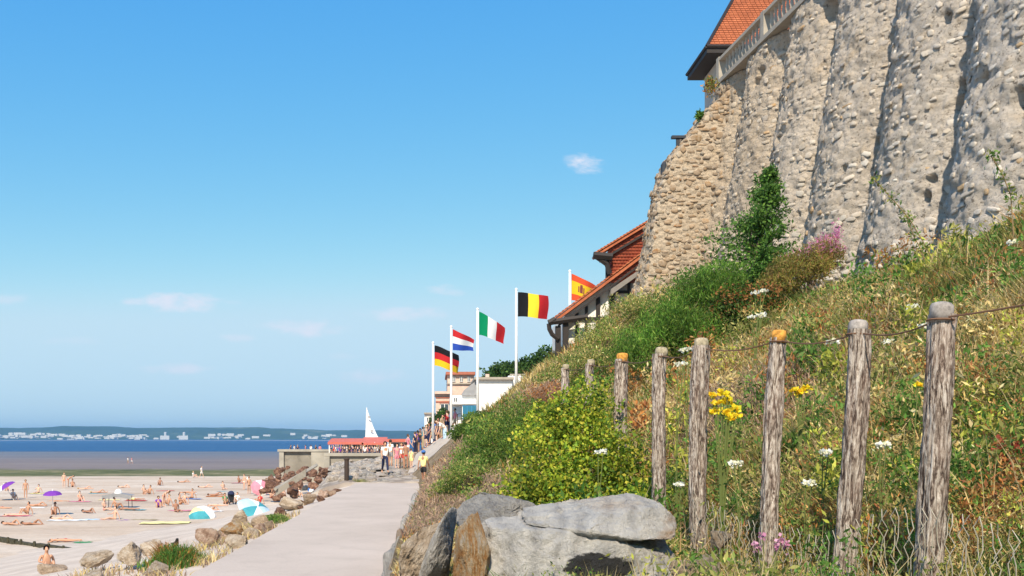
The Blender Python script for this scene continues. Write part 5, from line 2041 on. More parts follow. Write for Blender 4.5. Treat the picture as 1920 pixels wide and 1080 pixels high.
# loose straw, dead leaves and bits lying through the sward
N = 260000
tr = RNG.uniform(-.16, .80, N)
Y = np.exp(RNG.uniform(math.log(3.3), math.log(46), N))
X = tr * Y
sel = (X > -.42) & (X < np.interp(Y, [3, 20, 30, 43], [14, 13.5, 12.3, 9.2]))
X, Y = X[sel], Y[sel]
n = len(X)
g = n3(X, Y, .9, 151, 3)
Z = bank_z(X, Y) + RNG.uniform(0, .30, n) * np.interp(Y, [3, 12, 40], [.7, 1.0, 1.3]) * np.where(X < .9, .25, 1)
C = pick(STRAW + RUST + PINKB + OLIVE[:2], (5, 5, 4, 4, 1, 1, 1, 2, 2, 2, 2, 2, 2), n, .25)
m = RNG.random(n) < np.clip(.25 + 1.1 * n3(X, Y, 2.3, 81, 3), 0, .85)
C[m] = pick(GREEN + OLIVE, (2, 3, 1, 3, 3, 3, 2, 3), n)[m]
m = RNG.random(n) < np.clip(.8 * n3(X, Y, 1.1, 97, 2), 0, .6)
C[m] = pick(RUST, (1, 1, 1, 1), n)[m]
m = RNG.random(n) < (np.exp(-((X - 4.6) / 1.3) ** 2 - ((Y - 15.5) / 3.2) ** 2) + (X < 1.3) * (Y > 13.5)) * .9
C[m] = pick(PINKB, (1, 1, 1), n)[m]
tag(link('straw_litter', leaf_mesh('straw_litter', np.stack([X, Y, Z], -1),   .012 + .0042 * Y, C, .45, .17), GRASS), 'loose straw and dead leaves through the grass of the bank', 'straw', kind='stuff')
# long seed stalks
N = 2600
tr = RNG.uniform(-.02, .78, N)
Y = np.exp(RNG.uniform(math.log(4.0), math.log(34), N))
X = tr * Y
sel = (X > 1.2) & (X < np.interp(Y, [3, 20, 30], [14, 13, 12]))
X, Y = X[sel], Y[sel]
n = len(X)
tag(link('seed_stalks', blade_mesh('seed_stalks', np.stack([X, Y, bank_z(X, Y) - .02], -1), RNG.uniform(.35, .7, n), .0018 + .0006 * Y, .5, pick(STRAW, (1, 1, 1, 1), n), pick([(.52, .42, .24), (.46, .34, .2), (.4, .22, .13)], (3, 3, 1), n)), GRASS),
    'thin pale seed stalks standing above the grass', 'grass', kind='stuff')
# dry grass between the rocks on the seaward side
N = 9000
X = RNG.uniform(-8.2, -4.0, N)
Y = RNG.uniform(16, 30, N)
sel = (n3(X, Y, 1.0, 141) > .12) & (X > -8.2 + (Y - 16) * .18)
X, Y = X[sel], Y[sel]
n = len(X)
tag(link('dry_grass', blade_mesh('dry_grass', np.stack([X, Y, apron_z(X, Y) - .02], -1), RNG.uniform(.08, .3, n), np.full(n, .012), .8, pick(STRAW + PINKB, [2, 3, 1, 1, 2, 1, 2], n)), GRASS),
    'short bleached grass between the pale rocks at the lower left', 'grass', kind='stuff')

# ------------------------------------------------------------------ single flowering plants on the bank
STEM = paint('green_stem', (.12, .15, .04), .8)
DRYSTEM = paint('dry_stem', (.26, .18, .09), .8)


def stem_part(t, pts, r=.004, mat=STEM):
    bm = bmesh.new()
    bm_tube(bm, pts, r, 5)
    return bm_obj('stem', bm, mat, t)


def flower_plant(name, label, cat, q, y, dist_k, heads, fcol, fsize, nleaf, headr, group, mat=STEM, flat=True, toY=None, lc=GREEN):
    g = bank_at(q, y)
    Y = toY or g.y * dist_k
    tp_ = px(q, y, Y)
    if tp_.z - bz(tp_.x, Y) < .12:
        Y *= .96
        tp_ = px(q, y, Y)
    zb = bz(tp_.x, Y)
    base = Vector((tp_.x + random.uniform(-.05, .05), Y + .04, zb - .03))
    t = thing(name, label, cat, base, 0, group)
    for (dx, dy) in heads:
        c = px(q + dx, y + dy, Y) - base + Vector((0, random.uniform(-.03, .03), 0))
        stem_part(t, [(0, 0, 0), Vector((c.x * .3, c.y * .4, c.z * .6)), c], .0025 + .0003 * Y, mat)
        m = 26
        if flat:
            r = np.sqrt(RNG.random(m)) * headr
            a = RNG.uniform(0, 6.28, m)
            P = np.array(c) + np.stack([np.cos(a) * r, np.sin(a) * r * .8, RNG.normal(0, headr * .12, m) - r * r / headr * .3], -1)
        else:
            P = np.array(c) + RNG.normal(0, 1, (m, 3)) * np.array([headr * .5, headr * .5, headr * .7])
        link('flower_head', leaf_mesh('flower_head', P, fsize, pick(fcol, [1] * len(fcol), m, .08),   .9, .9), LEAF, t, 'stuff')
    hgt = tp_.z - base.z
    P = np.stack([RNG.normal(0, .06, nleaf), RNG.normal(0, .06, nleaf), RNG.uniform(.05, .75, nleaf) * hgt], -1)
    link('leaves', leaf_mesh('leaves', P, .05 + .002 * Y, pick(lc, [1] * len(lc), nleaf), .3, .35), LEAF, t, 'stuff')
    return t


GOLD = [(.82, .55, .02), (.75, .46, .015), (.85, .62, .05)]
flower_plant('ragwort', 'ragwort in full yellow bloom between the fourth post and the orange topped post', 'flowering plant', 1356, 760, .8,
             [(-18, -18), (-6, -24), (8, -20), (-14, -4), (2, -8), (14, -8), (-10, 10), (6, 14), (24, 6), (26, 20), (-16, 14), (12, 26)], GOLD, .036, 90, .026, 'ragworts', toY=8.6, lc=GREEN + OLIVE)
flower_plant('ragwort', 'small ragwort with a flat yellow head just right of the orange topped post', 'flowering plant', 1500, 732, .9, [(-8, 0), (4, 2), (12, -4), (0, 6)], GOLD, .04, 40, .03, 'ragworts', toY=9.5, lc=OLIVE)
flower_plant('ragwort', 'tiny ragwort with one yellow flower left of the rightmost post', 'flowering plant', 1723, 722, .9, [(0, 0)], GOLD, .03, 40, .022, 'ragworts', toY=7.6, lc=GREEN)
UMB = [(.72, .70, .58), (.78, .76, .66), (.62, .60, .42)]
for (q, y, Y, lab) in [(1424, 547, 20, 'white umbel above the dark hollow under the shrub'), (1418, 592, 18, 'white umbel below the dark hollow, nearest the orange topped post'),
                       (1276, 682, 11.6, 'white umbel between the tops of the third and fourth posts'), (1286, 655, 13.5, 'small white umbel left of the fourth post top'),
                       (1127, 847, 11.2, 'single white umbel on the bramble bush'), (1273, 908, 9.6, 'white umbel low between the fifth and fourth posts'),
                       (1546, 848, 7.6, 'white umbel left of the second nearest post at mid height'), (1383, 868, 8.4, 'white umbel in the grass below the ragwort'),
                       (1655, 834, 7, 'white umbel between the two nearest posts'), (1712, 574, 12, 'white umbel left of the top of the rightmost post'),
                       (1735, 610, 10, 'white umbel just left of the rightmost post below its wire'), (1516, 905, 7.6, 'little white umbel low between the orange topped post and the next one right'),
                       (1666, 640, 11, 'white umbel right of the second nearest post top'), (1560, 640, 12, 'white umbel in the straw left of the second nearest post top'),
                       (1895, 455, 12, 'white umbel near the top of the bank at the right edge')]:
    flower_plant('cow_parsley', lab, 'wild flower', q, y, .95, [(-5, 1), (5, 0)] if Y < 14 else [(-9, 2), (3, 0), (12, -2)], UMB, .012 + .0020 * Y, 25, .008 + .0026 * Y, 'white umbels on the bank', toY=Y)
DOCK = [(.30, .06, .035), (.36, .10, .05), (.25, .05, .03)]
flower_plant('dock', 'rust red dock with several seed heads at the right edge', 'weed', 1882, 845, .9, [(-14, -12), (0, 2), (-10, 18), (22, -4), (8, 22), (26, 14)], DOCK, .035, 20, .035, 'dock plants', DRYSTEM, False, toY=6.6, lc=RUST)
flower_plant('dock', 'rust red dock low behind the netting right of the rightmost post', 'weed', 1806, 985, .9, [(-12, 0), (4, 10), (16, -10)], DOCK, .03, 20, .03, 'dock plants', DRYSTEM, False, toY=6.2, lc=RUST)
flower_plant('mallow', 'pale pink mallow in the grass at the foot of the orange topped post', 'flowering plant', 1450, 1022, .9, [(-28, 4), (-18, -14), (8, 0), (14, -6), (26, 4)], [(.55, .30, .42), (.48, .22, .34)], .028, 40, .022, 'mallows', STEM, False, toY=7.2, lc=OLIVE)
# tall thin stalks against the wall
for k, (base_q, base_y, path_, Y, lab) in enumerate([
        (1762, 500, [(1735, 460), (1705, 410), (1672, 372), (1640, 338)], 15, 'tall thin leafy weed leaning left in front of the big buttress'),
        (1745, 520, [(1728, 470), (1712, 440), (1700, 405)], 15.4, 'short thin leafy weed beside the tall one in front of the big buttress'),
        (1905, 400, [(1895, 365), (1880, 328), (1858, 292)], 13, 'thin leafy weed stalk against the wall at the right edge')]):
    b = px(base_q, base_y, Y)
    b.z = min(b.z, bz(b.x, Y)) - .05
    t = thing('tall_weed', lab, 'weed', b)
    pts = [Vector((0, 0, 0))] + [px(a, c, Y) - b for a, c in path_]
    stem_part(t, pts, .008, DRYSTEM)
    P = []
    for p_, q_ in zip(pts[1:], pts[2:] + [pts[-1]]):
        c = np.array(p_)
        P.append(c + RNG.normal(0, .045, (34, 3)))
        P.append(np.array(p_.lerp(q_, .5)) + RNG.normal(0, .03, (10, 3)))
    P = np.concatenate(P)
    link('leaves', leaf_mesh('leaves', P, .065, pick(GREEN + OLIVE, [1] * 8, len(P)), .2, .4), LEAF, t, 'stuff')
# little plants rooted in the wall head
for (q, y, r, lab) in ((1332, 160, .35, 'brownish plant rooted under the far end of the balustrade'), (1312, 216, .16, 'small green plant on the stepped end of the wall')):
    p = px(q, y, 43.6)
    p.x = min(p.x, float(wall_x(43.6, p.z)) + .1) if r > .3 else p.x
    t = thing('wall_plant', lab, 'plant', p)
    P = blob_points([(0, 0, 0, r, r, r * 1.2)], 420, .5, .1, 5, .3)
    link('foliage', leaf_mesh('foliage', P, .13, pick(OLIVE + RUST[:2] if r > .3 else GREEN, [1] * (6 if r > .3 else 4), 420), .3, .45), LEAF, t, 'stuff')

# ------------------------------------------------------------------ people
def skin_eval(verts, edges, radii, sub=2):
    me = bpy.data.meshes.new('skin_source')
    me.from_pydata([v[:] for v in verts], edges, [])
    o = bpy.data.objects.new('skin_source', me)
    COL.objects.link(o)
    sk = o.modifiers.new('skin', 'SKIN')
    sk.use_smooth_shade = True
    ss = o.modifiers.new('sub', 'SUBSURF')
    ss.levels = ss.render_levels = sub
    lay = me.skin_vertices[0].data
    for i, r in enumerate(radii):
        lay[i].radius = r if isinstance(r, tuple) else (r, r)
        lay[i].use_root = (i == 0)
    dg = bpy.context.evaluated_depsgraph_get()
    dg.update()
    res = bpy.data.meshes.new_from_object(o.evaluated_get(dg))
    res.materials.clear()
    bpy.data.objects.remove(o)
    return res


def skeleton(pose):
    """joints in metres, facing -Y, feet on z = 0"""
    J = dict(pel=(0, 0, .93), wai=(0, 0, 1.10), che=(0, .0, 1.30), nec=(0, .01, 1.47), chi=(0, -.03, 1.53), hea=(0, -.025, 1.62), cro=(0, -.01, 1.71),
             shl=(.17, .01, 1.40), ell=(.23, .03, 1.13), wrl=(.25, -.03, .90), hal=(.255, -.05, .83),
             hil=(.09, 0, .89), knl=(.10, -.01, .49), anl=(.10, .02, .08), tol=(.12, -.14, .035))
    for k in ('sh', 'el', 'wr', 'ha', 'hi', 'kn', 'an', 'to'):
        x, y, z = J[k + 'l']
        J[k + 'r'] = (-x, y, z)
    if pose == 'walk':
        J.update(knl=(.09, -.17, .52), anl=(.09, -.26, .11), tol=(.10, -.42, .09), knr=(-.09, .10, .50), anr=(-.09, .34, .16), tor=(-.10, .25, .04),
                 ell=(.22, .12, 1.14), wrl=(.24, .16, .92), hal=(.24, .15, .85), elr=(-.22, -.08, 1.13), wrr=(-.23, -.22, .95), har=(-.23, -.26, .89))
    if pose == 'akimbo':
        J.update(ell=(.36, .08, 1.16), wrl=(.20, -.06, 1.02), hal=(.15, -.09, .98), knl=(.15, -.02, .49), anl=(.18, .02, .08), tol=(.21, -.13, .035))
    if pose in ('sit', 'sitleg'):
        dz = -.80
        for k in ('pel', 'wai', 'che', 'nec', 'chi', 'hea', 'cro', 'shl', 'shr', 'hil', 'hir'):
            x, y, z = J[k]
            J[k] = (x, y + (z - .93) * .12, z + dz)
        J.update(ell=(.27, .16, .36), wrl=(.29, .24, .10), hal=(.29, .20, .04), elr=(-.27, -.05, .42), wrr=(-.22, -.27, .42), har=(-.20, -.34, .42))
        if pose == 'sit':
            J.update(knl=(.12, -.38, .46), anl=(.12, -.60, .09), tol=(.13, -.76, .04), knr=(-.14, -.40, .44), anr=(-.13, -.58, .09), tor=(-.14, -.74, .04))
        else:
            J.update(knl=(.13, -.44, .20), anl=(.15, -.84, .08), tol=(.18, -.90, .19), knr=(-.12, -.43, .16), anr=(-.12, -.85, .07), tor=(-.15, -.91, .18))
    if pose == 'bend':
        J.update(wai=(0, -.10, 1.05), che=(0, -.27, 1.16), nec=(0, -.42, 1.23), chi=(0, -.48, 1.23), hea=(0, -.56, 1.25), cro=(0, -.64, 1.28), shl=(.17, -.36, 1.17), shr=(-.17, -.36, 1.17),
                 ell=(.2, -.40, .90), elr=(-.2, -.42, .90), wrl=(.18, -.46, .67), wrr=(-.18, -.48, .67), hal=(.18, -.48, .60), har=(-.18, -.5, .60))
    if pose in ('lie', 'prone'):
        s = 1 if pose == 'lie' else -1
        J = {k: (x * s, z - .9, .13 - (y * s if k[:2] not in ('to',) else y * (1 if s > 0 else -.5) * .7)) for k, (x, y, z) in J.items()}
        if pose == 'lie':
            J.update(knl=(.12, -.40, .40), anl=(.13, -.68, .12), tol=(.14, -.80, .06))
        else:
            J.update(ell=(-.36, .62, .08), wrl=(-.20, .84, .06), hal=(-.12, .86, .06), elr=(.36, .62, .08), wrr=(.20, .84, .06), har=(.12, .86, .06))
    return J


R_ = dict(pel=(.145, .10), wai=(.125, .085), che=(.155, .10), nec=.055, chi=.062, hea=.088, cro=.055, sh=.056, el=.040, wr=.028, ha=(.036, .018), hi=.085, kn=.056, an=.038, to=.034)


def build_pose(pose):
    J = {k: Vector(v) for k, v in skeleton(pose).items()}
    names = ['pel', 'wai', 'che', 'nec', 'chi', 'hea', 'cro'] + [k + s for s in 'lr' for k in ('sh', 'el', 'wr', 'ha', 'hi', 'kn', 'an', 'to')]
    rad = lambda n: R_[n] if n in R_ else R_[n[:2]]
    V = [J[n] for n in names]
    Rr = [rad(n) for n in names]
    ix = {n: i for i, n in enumerate(names)}
    E = [(ix[a], ix[b]) for a, b in [('pel', 'wai'), ('wai', 'che'), ('che', 'nec'), ('nec', 'chi'), ('chi', 'hea'), ('hea', 'cro')] +
         [(a + s, b + s) for s in 'lr' for a, b in (('sh', 'el'), ('el', 'wr'), ('wr', 'ha'), ('hi', 'kn'), ('kn', 'an'), ('an', 'to'))] +
         [(b, a + s) for s in 'lr' for a, b in (('sh', 'che'), ('hi', 'pel'))]]
    # nose and fingers
    fw = (J['hea'] - J['nec']).cross(J['shl'] - J['shr']).normalized()
    if pose not in ('lie', 'prone', 'bend') and fw.y > 0:
        fw = -fw
    V.append(J['hea'].lerp(J['chi'], .35) + fw * .112)
    Rr.append(.014)
    E.append((ix['hea'], len(V) - 1))
    for s in 'lr':
        h, w = J['ha' + s], J['wr' + s]
        d = (h - w).normalized()
        side = d.cross(Vector((1, 0, 0)))
        side = side.normalized() if side.length > .01 else Vector((0, 1, 0))
        for k, L in enumerate((.07, .085, .09, .075)):
            a = h + d * .02 + side * (k - 1.5) * .021
            V.append(a + d * L * .55)
            Rr.append(.010)
            V.append(a + d * L + Vector((0, 0, .004)))
            Rr.append(.008)
            E += [(ix['ha' + s], len(V) - 2), (len(V) - 2, len(V) - 1)]
        V.append(w + d * .03 + side * .045)
        Rr.append(.011)
        V.append(w + d * .07 + side * .055)
        Rr.append(.009)
        E += [(ix['wr' + s], len(V) - 2), (len(V) - 2, len(V) - 1)]
    out = {'body': skin_eval(V, E, Rr, 1)}

    def shell(chain, grow, cut=None):
        Vv, Rv, Ev, loc = [], [], [], {}
        for c in chain:
            for n in c:
                nm = n if isinstance(n, str) else n
                if nm not in loc:
                    loc[nm] = len(Vv)
                    if isinstance(nm, str):
                        Vv.append(J[nm])
                        r = rad(nm)
                    else:
                        a, b, t = nm
                        Vv.append(J[a].lerp(J[b], t))
                        r = rad(a) if isinstance(rad(a), float) else .08
                        r2 = rad(b) if isinstance(rad(b), float) else .08
                        r = r * (1 - t) + r2 * t
                    r = r if isinstance(r, tuple) else (r, r)
                    Rv.append((r[0] + grow, r[1] + grow))
            for a, b in zip(c, c[1:]):
                Ev.append((loc[a], loc[b]))
        return skin_eval(Vv, Ev, Rv, 1)
    L = lambda a, b, t: (a, b, t)
    out['shirt'] = shell([['wai', 'pel'], ['wai', 'che', L('che', 'nec', .7)]] + [['che', 'sh' + s, L('sh' + s, 'el' + s, .65)] for s in 'lr'], .018)
    out['shorts'] = shell([[L('pel', 'wai', .55), 'pel']] + [['pel', 'hi' + s, L('hi' + s, 'kn' + s, .7)] for s in 'lr'], .022)
    out['trousers'] = shell([[L('pel', 'wai', .55), 'pel']] + [['pel', 'hi' + s, 'kn' + s, L('kn' + s, 'an' + s, .9)] for s in 'lr'], .020)
    out['swim_trunks'] = shell([[L('pel', 'wai', .35), 'pel']] + [['pel', 'hi' + s, L('hi' + s, 'kn' + s, .28)] for s in 'lr'], .014)
    out['bikini_top'] = shell([[L('wai', 'che', .8), 'che', L('che', 'nec', .12)]], .012)
    # hair: cap round the crown, longer at the back
    up = (J['cro'] - J['chi']).normalized()
    c = J['hea'] + up * .02 - fw * .012
    bm = bmesh.new()
    bmesh.ops.create_icosphere(bm, subdivisions=2, radius=1)
    for v in list(bm.verts):
        p = v.co.copy()
        v.co = c + p * .104 + up * p.dot(up) * .016
    bmesh.ops.delete(bm, geom=[v for v in bm.verts if (v.co - c).dot(fw) > .035 and (v.co - c).dot(up) < .062 or (v.co - c).dot(up) < -.075], context='VERTS')
    me = bpy.data.meshes.new('hair')
    bm.to_mesh(me)
    bm.free()
    me.polygons.foreach_set('use_smooth', [True] * len(me.polygons))
    out['hair'] = me
    bm = bmesh.new()
    bmesh.ops.create_icosphere(bm, subdivisions=2, radius=1)
    for v in bm.verts:
        p = v.co.copy()
        q = p.dot(up)
        v.co = c + up * .05 + (p - up * q) * (.112 if q > -.2 else .15) + up * max(q, -.25) * .085
    me = bpy.data.meshes.new('hat')
    bm.to_mesh(me)
    bm.free()
    out['hat'] = me
    return out


POSES = {}
SKINS = [M('skin_tan', .55, .35).color((.50, .27, .17)).m, M('skin_fair', .55, .35).color((.62, .38, .27)).m, M('skin_brown', .55, .35).color((.36, .18, .11)).m]
HAIRS = {'dark': paint('dark_hair', (.022, .014, .010), .6), 'brown': paint('brown_hair', (.09, .045, .022), .6), 'blond': paint('blond_hair', (.42, .28, .12), .6), 'grey': paint('grey_hair', (.4, .39, .37), .6)}
CLO = {k: paint('cloth_' + k, v, .85) for k, v in dict(white=(.78, .77, .75), navy=(.018, .025, .07), red=(.50, .03, .03), pink=(.62, .22, .28), yellow=(.78, .70, .30), blue=(.05, .15, .42), teal=(.05, .28, .34), black=(.02, .02, .022),
                                                       purple=(.16, .035, .32), green=(.06, .22, .09), grey=(.25, .25, .26), khaki=(.38, .30, .19), paleblue=(.42, .58, .72), orange=(.7, .22, .04)).items()}


def person(label, loc, rz, pose, skin=0, hair='dark', top=None, bottom=None, hat=None, scale=1.0, group=None):
    if pose not in POSES:
        POSES[pose] = build_pose(pose)
    P = POSES[pose]
    t = thing('person', label, 'person', loc, rz, group)
    t.scale = (scale,) * 3

    def part(nm, me, mat):
        o = bpy.data.objects.new(nm, me)
        COL.objects.link(o)
        o.parent = t
        set_mat(o, mat)
    part('body', P['body'], SKINS[skin])
    part('hair', P['hair'], HAIRS[hair])
    if top: part(top[0], P[top[0]], CLO[top[1]])
    if bottom: part(bottom[0], P[bottom[0]], CLO[bottom[1]])
    if hat: part('hat', P['hat'], CLO[hat])
    return t


SH = lambda c: ('shirt', c)
ST = lambda c: ('shorts', c)
TR = lambda c: ('trousers', c)
SW = lambda c: ('swim_trunks', c)
BK = lambda c: ('bikini_top', c)


def ground_person(q, y, Y):
    p = px(q, y, Y)
    if Y < 49:
        p.z = 0.01
    else:
        p.z = max(slope_z(p.x, Y), bz(p.x, Y))
    return p


PI = math.pi
# on the path and the stone slope
for (q, Y, pose, rz, sk, hr, tp_, bt, ht, sc, lab) in [
        (722, 57, 'walk', .3, 0, 'dark', SH('white'), TR('navy'), None, 1.05, 'person in a loose white shirt and navy trousers walking on the stone slope'),
        (732, 66, 'stand', 2.6, 0, 'dark', SH('white'), ST('grey'), None, 1.03, 'dark-haired person in a white shirt behind the one in navy trousers'),
        (794, 46.5, 'walk', 2.9, 2, 'dark', SH('yellow'), ST('black'), 'blue', .93, 'person in a pale yellow shirt and blue cap walking up the end of the path'),
        (744, 63, 'stand', .5, 1, 'brown', SH('pink'), ST('pink'), None, .9, 'person all in pink in the group before the snack stand'),
        (753, 64, 'akimbo', -.4, 0, 'blond', SH('white'), ST('red'), None, .92, 'blond person in a white shirt and red shorts before the snack stand'),
        (761, 62, 'stand', 3.3, 2, 'dark', None, SW('red'), None, .95, 'bare-chested person in red trunks before the snack stand'),
        (771, 61, 'stand', 2.4, 1, 'brown', SH('yellow'), ST('yellow'), None, .72, 'child in bright yellow at the right of the snack stand group'),
        (765, 70, 'walk', 2.0, 1, 'brown', SH('pink'), ST('white'), None, 1.0, 'person in a pink shirt and white shorts just behind the child in yellow')]:
    person(lab, ground_person(q, 900, Y), rz, pose, sk, hr, tp_, bt, ht, sc, 'people at the end of the path')
p = px(834, 870, 66)
p.z = bz(p.x, 66)
person('person in a white shirt and pale trousers bending on the slope below the ramp', p, -1.2, 'bend', 1, 'brown', SH('white'), TR('paleblue'), None, 1.1, 'people at the end of the path')
# along the ramp
ramp_cols = ['purple', 'navy', 'black', 'teal', 'grey', 'navy', 'white', 'blue', 'black', 'khaki', 'red', 'white', 'pink']
ramp_q = [783, 778, 788, 793, 799, 805, 811, 815, 822, 829, 838, 845, 853]
ordn = ['%s' % w for w in []] + ['first', 'second', 'third', 'fourth', 'fifth', 'sixth', 'seventh', 'eighth', 'ninth', 'tenth', 'eleventh', 'twelfth', 'thirteenth', 'fourteenth', 'fifteenth', 'sixteenth', 'seventeenth', 'eighteenth', 'nineteenth', 'twentieth', 'twenty-first', 'twenty-second', 'twenty-third', 'twenty-fourth', 'twenty-fifth']
for i, (c, q) in enumerate(zip(ramp_cols, ramp_q)):
    Y = 78 - i * .5
    p = px(q, 830, Y)
    p.z = bz(p.x, Y) + .05
    person(f'person in a {c} top on the ramp, {ordn[i]} from its jetty end', p, random.uniform(0, 6.2), random.choice(['stand', 'walk', 'akimbo']), i % 3, ['dark', 'brown', 'dark'][i % 3], SH(c), (TR if i % 2 else ST)('navy' if i % 3 else 'khaki'), None, 1.0, 'people walking up the ramp')
# behind the parapet and round the kiosk
jc = [(545, 133, 'navy'), (552, 133, 'white'), (558, 133.4, 'navy'), (573, 133, 'pink'), (583, 133, 'white'), (592, 133, 'black'), (600, 133, 'pink'),
      (621, 108, 'black'), (630, 110, 'white'), (638, 108, 'purple'), (646, 109, 'navy'), (655, 108, 'black'), (662, 110, 'navy'), (676, 109, 'black'), (684, 108, 'white'), (693, 109, 'navy'), (703, 108, 'grey'), (712, 109, 'black'), (719, 108, 'red')]
jc += [(626, 112, 'red'), (634, 113, 'blue'), (642, 112, 'black'), (650, 113, 'white'), (659, 112, 'purple'), (667, 113, 'black'), (671, 108, 'navy'), (680, 112, 'grey'), (689, 113, 'pink'), (698, 112, 'navy'), (707, 113, 'white'), (715, 112, 'purple')]
for i, (q, Y, c) in enumerate(jc):
    p = px(q, 0, Y)
    p.z = FLOOR + .01
    where = 'at the seaward jetty parapet' if Y > 130 else 'under the red kiosk awning'
    k = i if Y > 130 else i - 7
    person(f'person in a {c} top {where}, {ordn[k]} from the sea', p, random.uniform(0, 6.2), 'stand', i % 3, ['dark', 'brown', 'blond'][i % 3], SH(c), ST('navy'), None, .82 if Y > 130 else .9, 'people on the jetty')

# on the beach
beach = [
    (88, 1074, 'sit', .6, 0, 'dark', None, SW('red'), 'seated bather seen behind the brown flat rock at the lower left corner'),
    (122, 1017, 'prone', 1.5, 0, 'brown', BK('black'), SW('red'), 'sunbather lying face down beside the green towel'),
    (115, 975, 'lie', 1.4, 1, 'dark', BK('purple'), SW('purple'), 'sunbather lying on the long white towel below the purple parasol'),
    (103, 966, 'sit', .2, 2, 'dark', BK('black'), SW('black'), 'dark-haired bather sitting under the purple parasol'),
    (52, 965, 'sit', -.7, 0, 'dark', None, SW('navy'), 'bather sitting up at the end of the pink towel'),
    (30, 968, 'prone', 1.6, 1, 'brown', BK('pink'), SW('pink'), 'sunbather lying on the pink towel'),
    (25, 936, 'sit', .8, 1, 'brown', SH('white'), SW('grey'), 'person in a white shirt sitting below the tilted purple parasol'),
    (48, 934, 'stand', .4, 0, 'blond', None, SW('khaki'), 'small standing bather right of the tilted purple parasol'),
    (120, 914, 'stand', .4, 1, 'blond', BK('orange'), SW('orange'), 'blond bather in orange standing at the far edge of the sand'),
    (128, 913, 'bend', 1.8, 0, 'brown', None, SW('red'), 'bather in red trunks stooping at the far edge of the sand'),
    (136, 913, 'sit', .4, 0, 'dark', None, SW('black'), 'dark-haired bather sitting beside the stooping one at the far sand edge'),
    (196, 957, 'sitleg', 1.1, 1, 'brown', BK('white'), SW('pink'), 'bather sitting stretched out at the left end of the dark shelter'),
    (216, 954, 'sit', 2.1, 0, 'dark', None, SW('blue'), 'bather sitting with knees up below the dark flat shelter'),
    (242, 957, 'prone', 1.3, 2, 'dark', None, SW('teal'), 'sunbather lying by the teal towel in mid beach'),
    (270, 926, 'sit', .8, 1, 'brown', BK('pink'), SW('pink'), 'fair bather of the seated pair right of the dark shelter'),
    (281, 927, 'sit', -.6, 0, 'dark', None, SW('black'), 'dark-haired bather of the pair right of the dark shelter'),
    (297, 952, 'sit', .3, 0, 'dark', SH('purple'), SW('purple'), 'bather in purple left of the teal and white parasol'),
    (307, 950, 'bend', 1.1, 1, 'brown', None, SW('red'), 'stooping bather in red trunks left of the teal parasol'),
    (316, 948, 'sit', -.9, 0, 'blond', BK('white'), SW('white'), 'blond bather in white left of the teal parasol'),
    (338, 946, 'sit', 1.2, 0, 'dark', None, SW('orange'), 'dark-haired bather of the pair just left of the striped teal parasol'),
    (346, 943, 'sit', -.3, 1, 'brown', BK('khaki'), SW('khaki'), 'brown-haired bather of the pair just left of the striped teal parasol'),
    (408, 950, 'prone', 1.4, 1, 'dark', None, SW('navy'), 'sunbather lying right of the striped teal parasol'),
    (422, 945, 'sit', .5, 0, 'dark', SH('green'), SW('black'), 'person in green sitting by the dark pushchair'),
    (444, 943, 'sit', -.5, 1, 'blond', SH('white'), SW('grey'), 'person in white sitting right of the dark pushchair'),
    (467, 926, 'stand', .3, 0, 'dark', None, SW('black'), 'bather in black trunks standing left of the pink parasol'),
    (458, 918, 'stand', -.7, 1, 'brown', BK('pink'), SW('white'), 'bather in pink standing left of the one in black trunks'),
    (466, 905, 'sit', .1, 1, 'brown', SH('white'), SW('pink'), 'person in white behind the pink parasol'),
    (508, 934, 'sit', .9, 1, 'brown', None, SW('red'), 'left bather of the three crouched below the pale stair wall'),
    (520, 935, 'bend', -.9, 0, 'dark', BK('red'), SW('red'), 'stooping middle bather of the three below the pale stair wall'),
    (530, 931, 'sit', .2, 1, 'blond', None, SW('orange'), 'right bather of the three crouched below the pale stair wall'),
    (560, 932, 'sit', .6, 1, 'blond', SH('white'), SW('teal'), 'person in white sitting left of the blue and white parasol'),
    (378, 896, 'walk', 1.2, 1, 'brown', SH('white'), ST('white'), 'person in white walking along the weed strip'),
    (363, 895, 'sit', 1.2, 1, 'blond', SH('white'), SW('white'), 'person in white sitting at the weed strip left of the walker'),
    (240, 870, 'walk', .9, 0, 'brown', SH('white'), ST('khaki'), 'left one of the two far walkers on the wet flats'),
    (247, 870, 'walk', .9, 0, 'dark', SH('pink'), ST('white'), 'right one of the two far walkers on the wet flats'),
    (4, 955, 'prone', 1.2, 0, 'brown', None, SW('red'), 'sunbather lying at the very left edge of the photo'),
    (12, 921, 'sit', .7, 1, 'brown', SH('pink'), SW('white'), 'person in pink sitting under the tilted purple parasol at the left edge'),
    (500, 911, 'sit', .7, 0, 'dark', None, SW('navy'), 'bather sitting right under the pink parasol'),
]
for (q, y, pose, rz, sk, hr, tp_, bt, lab) in beach:
    p = left_at(q, y)
    p.z -= .02
    person(lab, p, rz, pose, sk, hr, tp_, bt, None, .74 if q == 88 else 1.0, 'people on the beach')


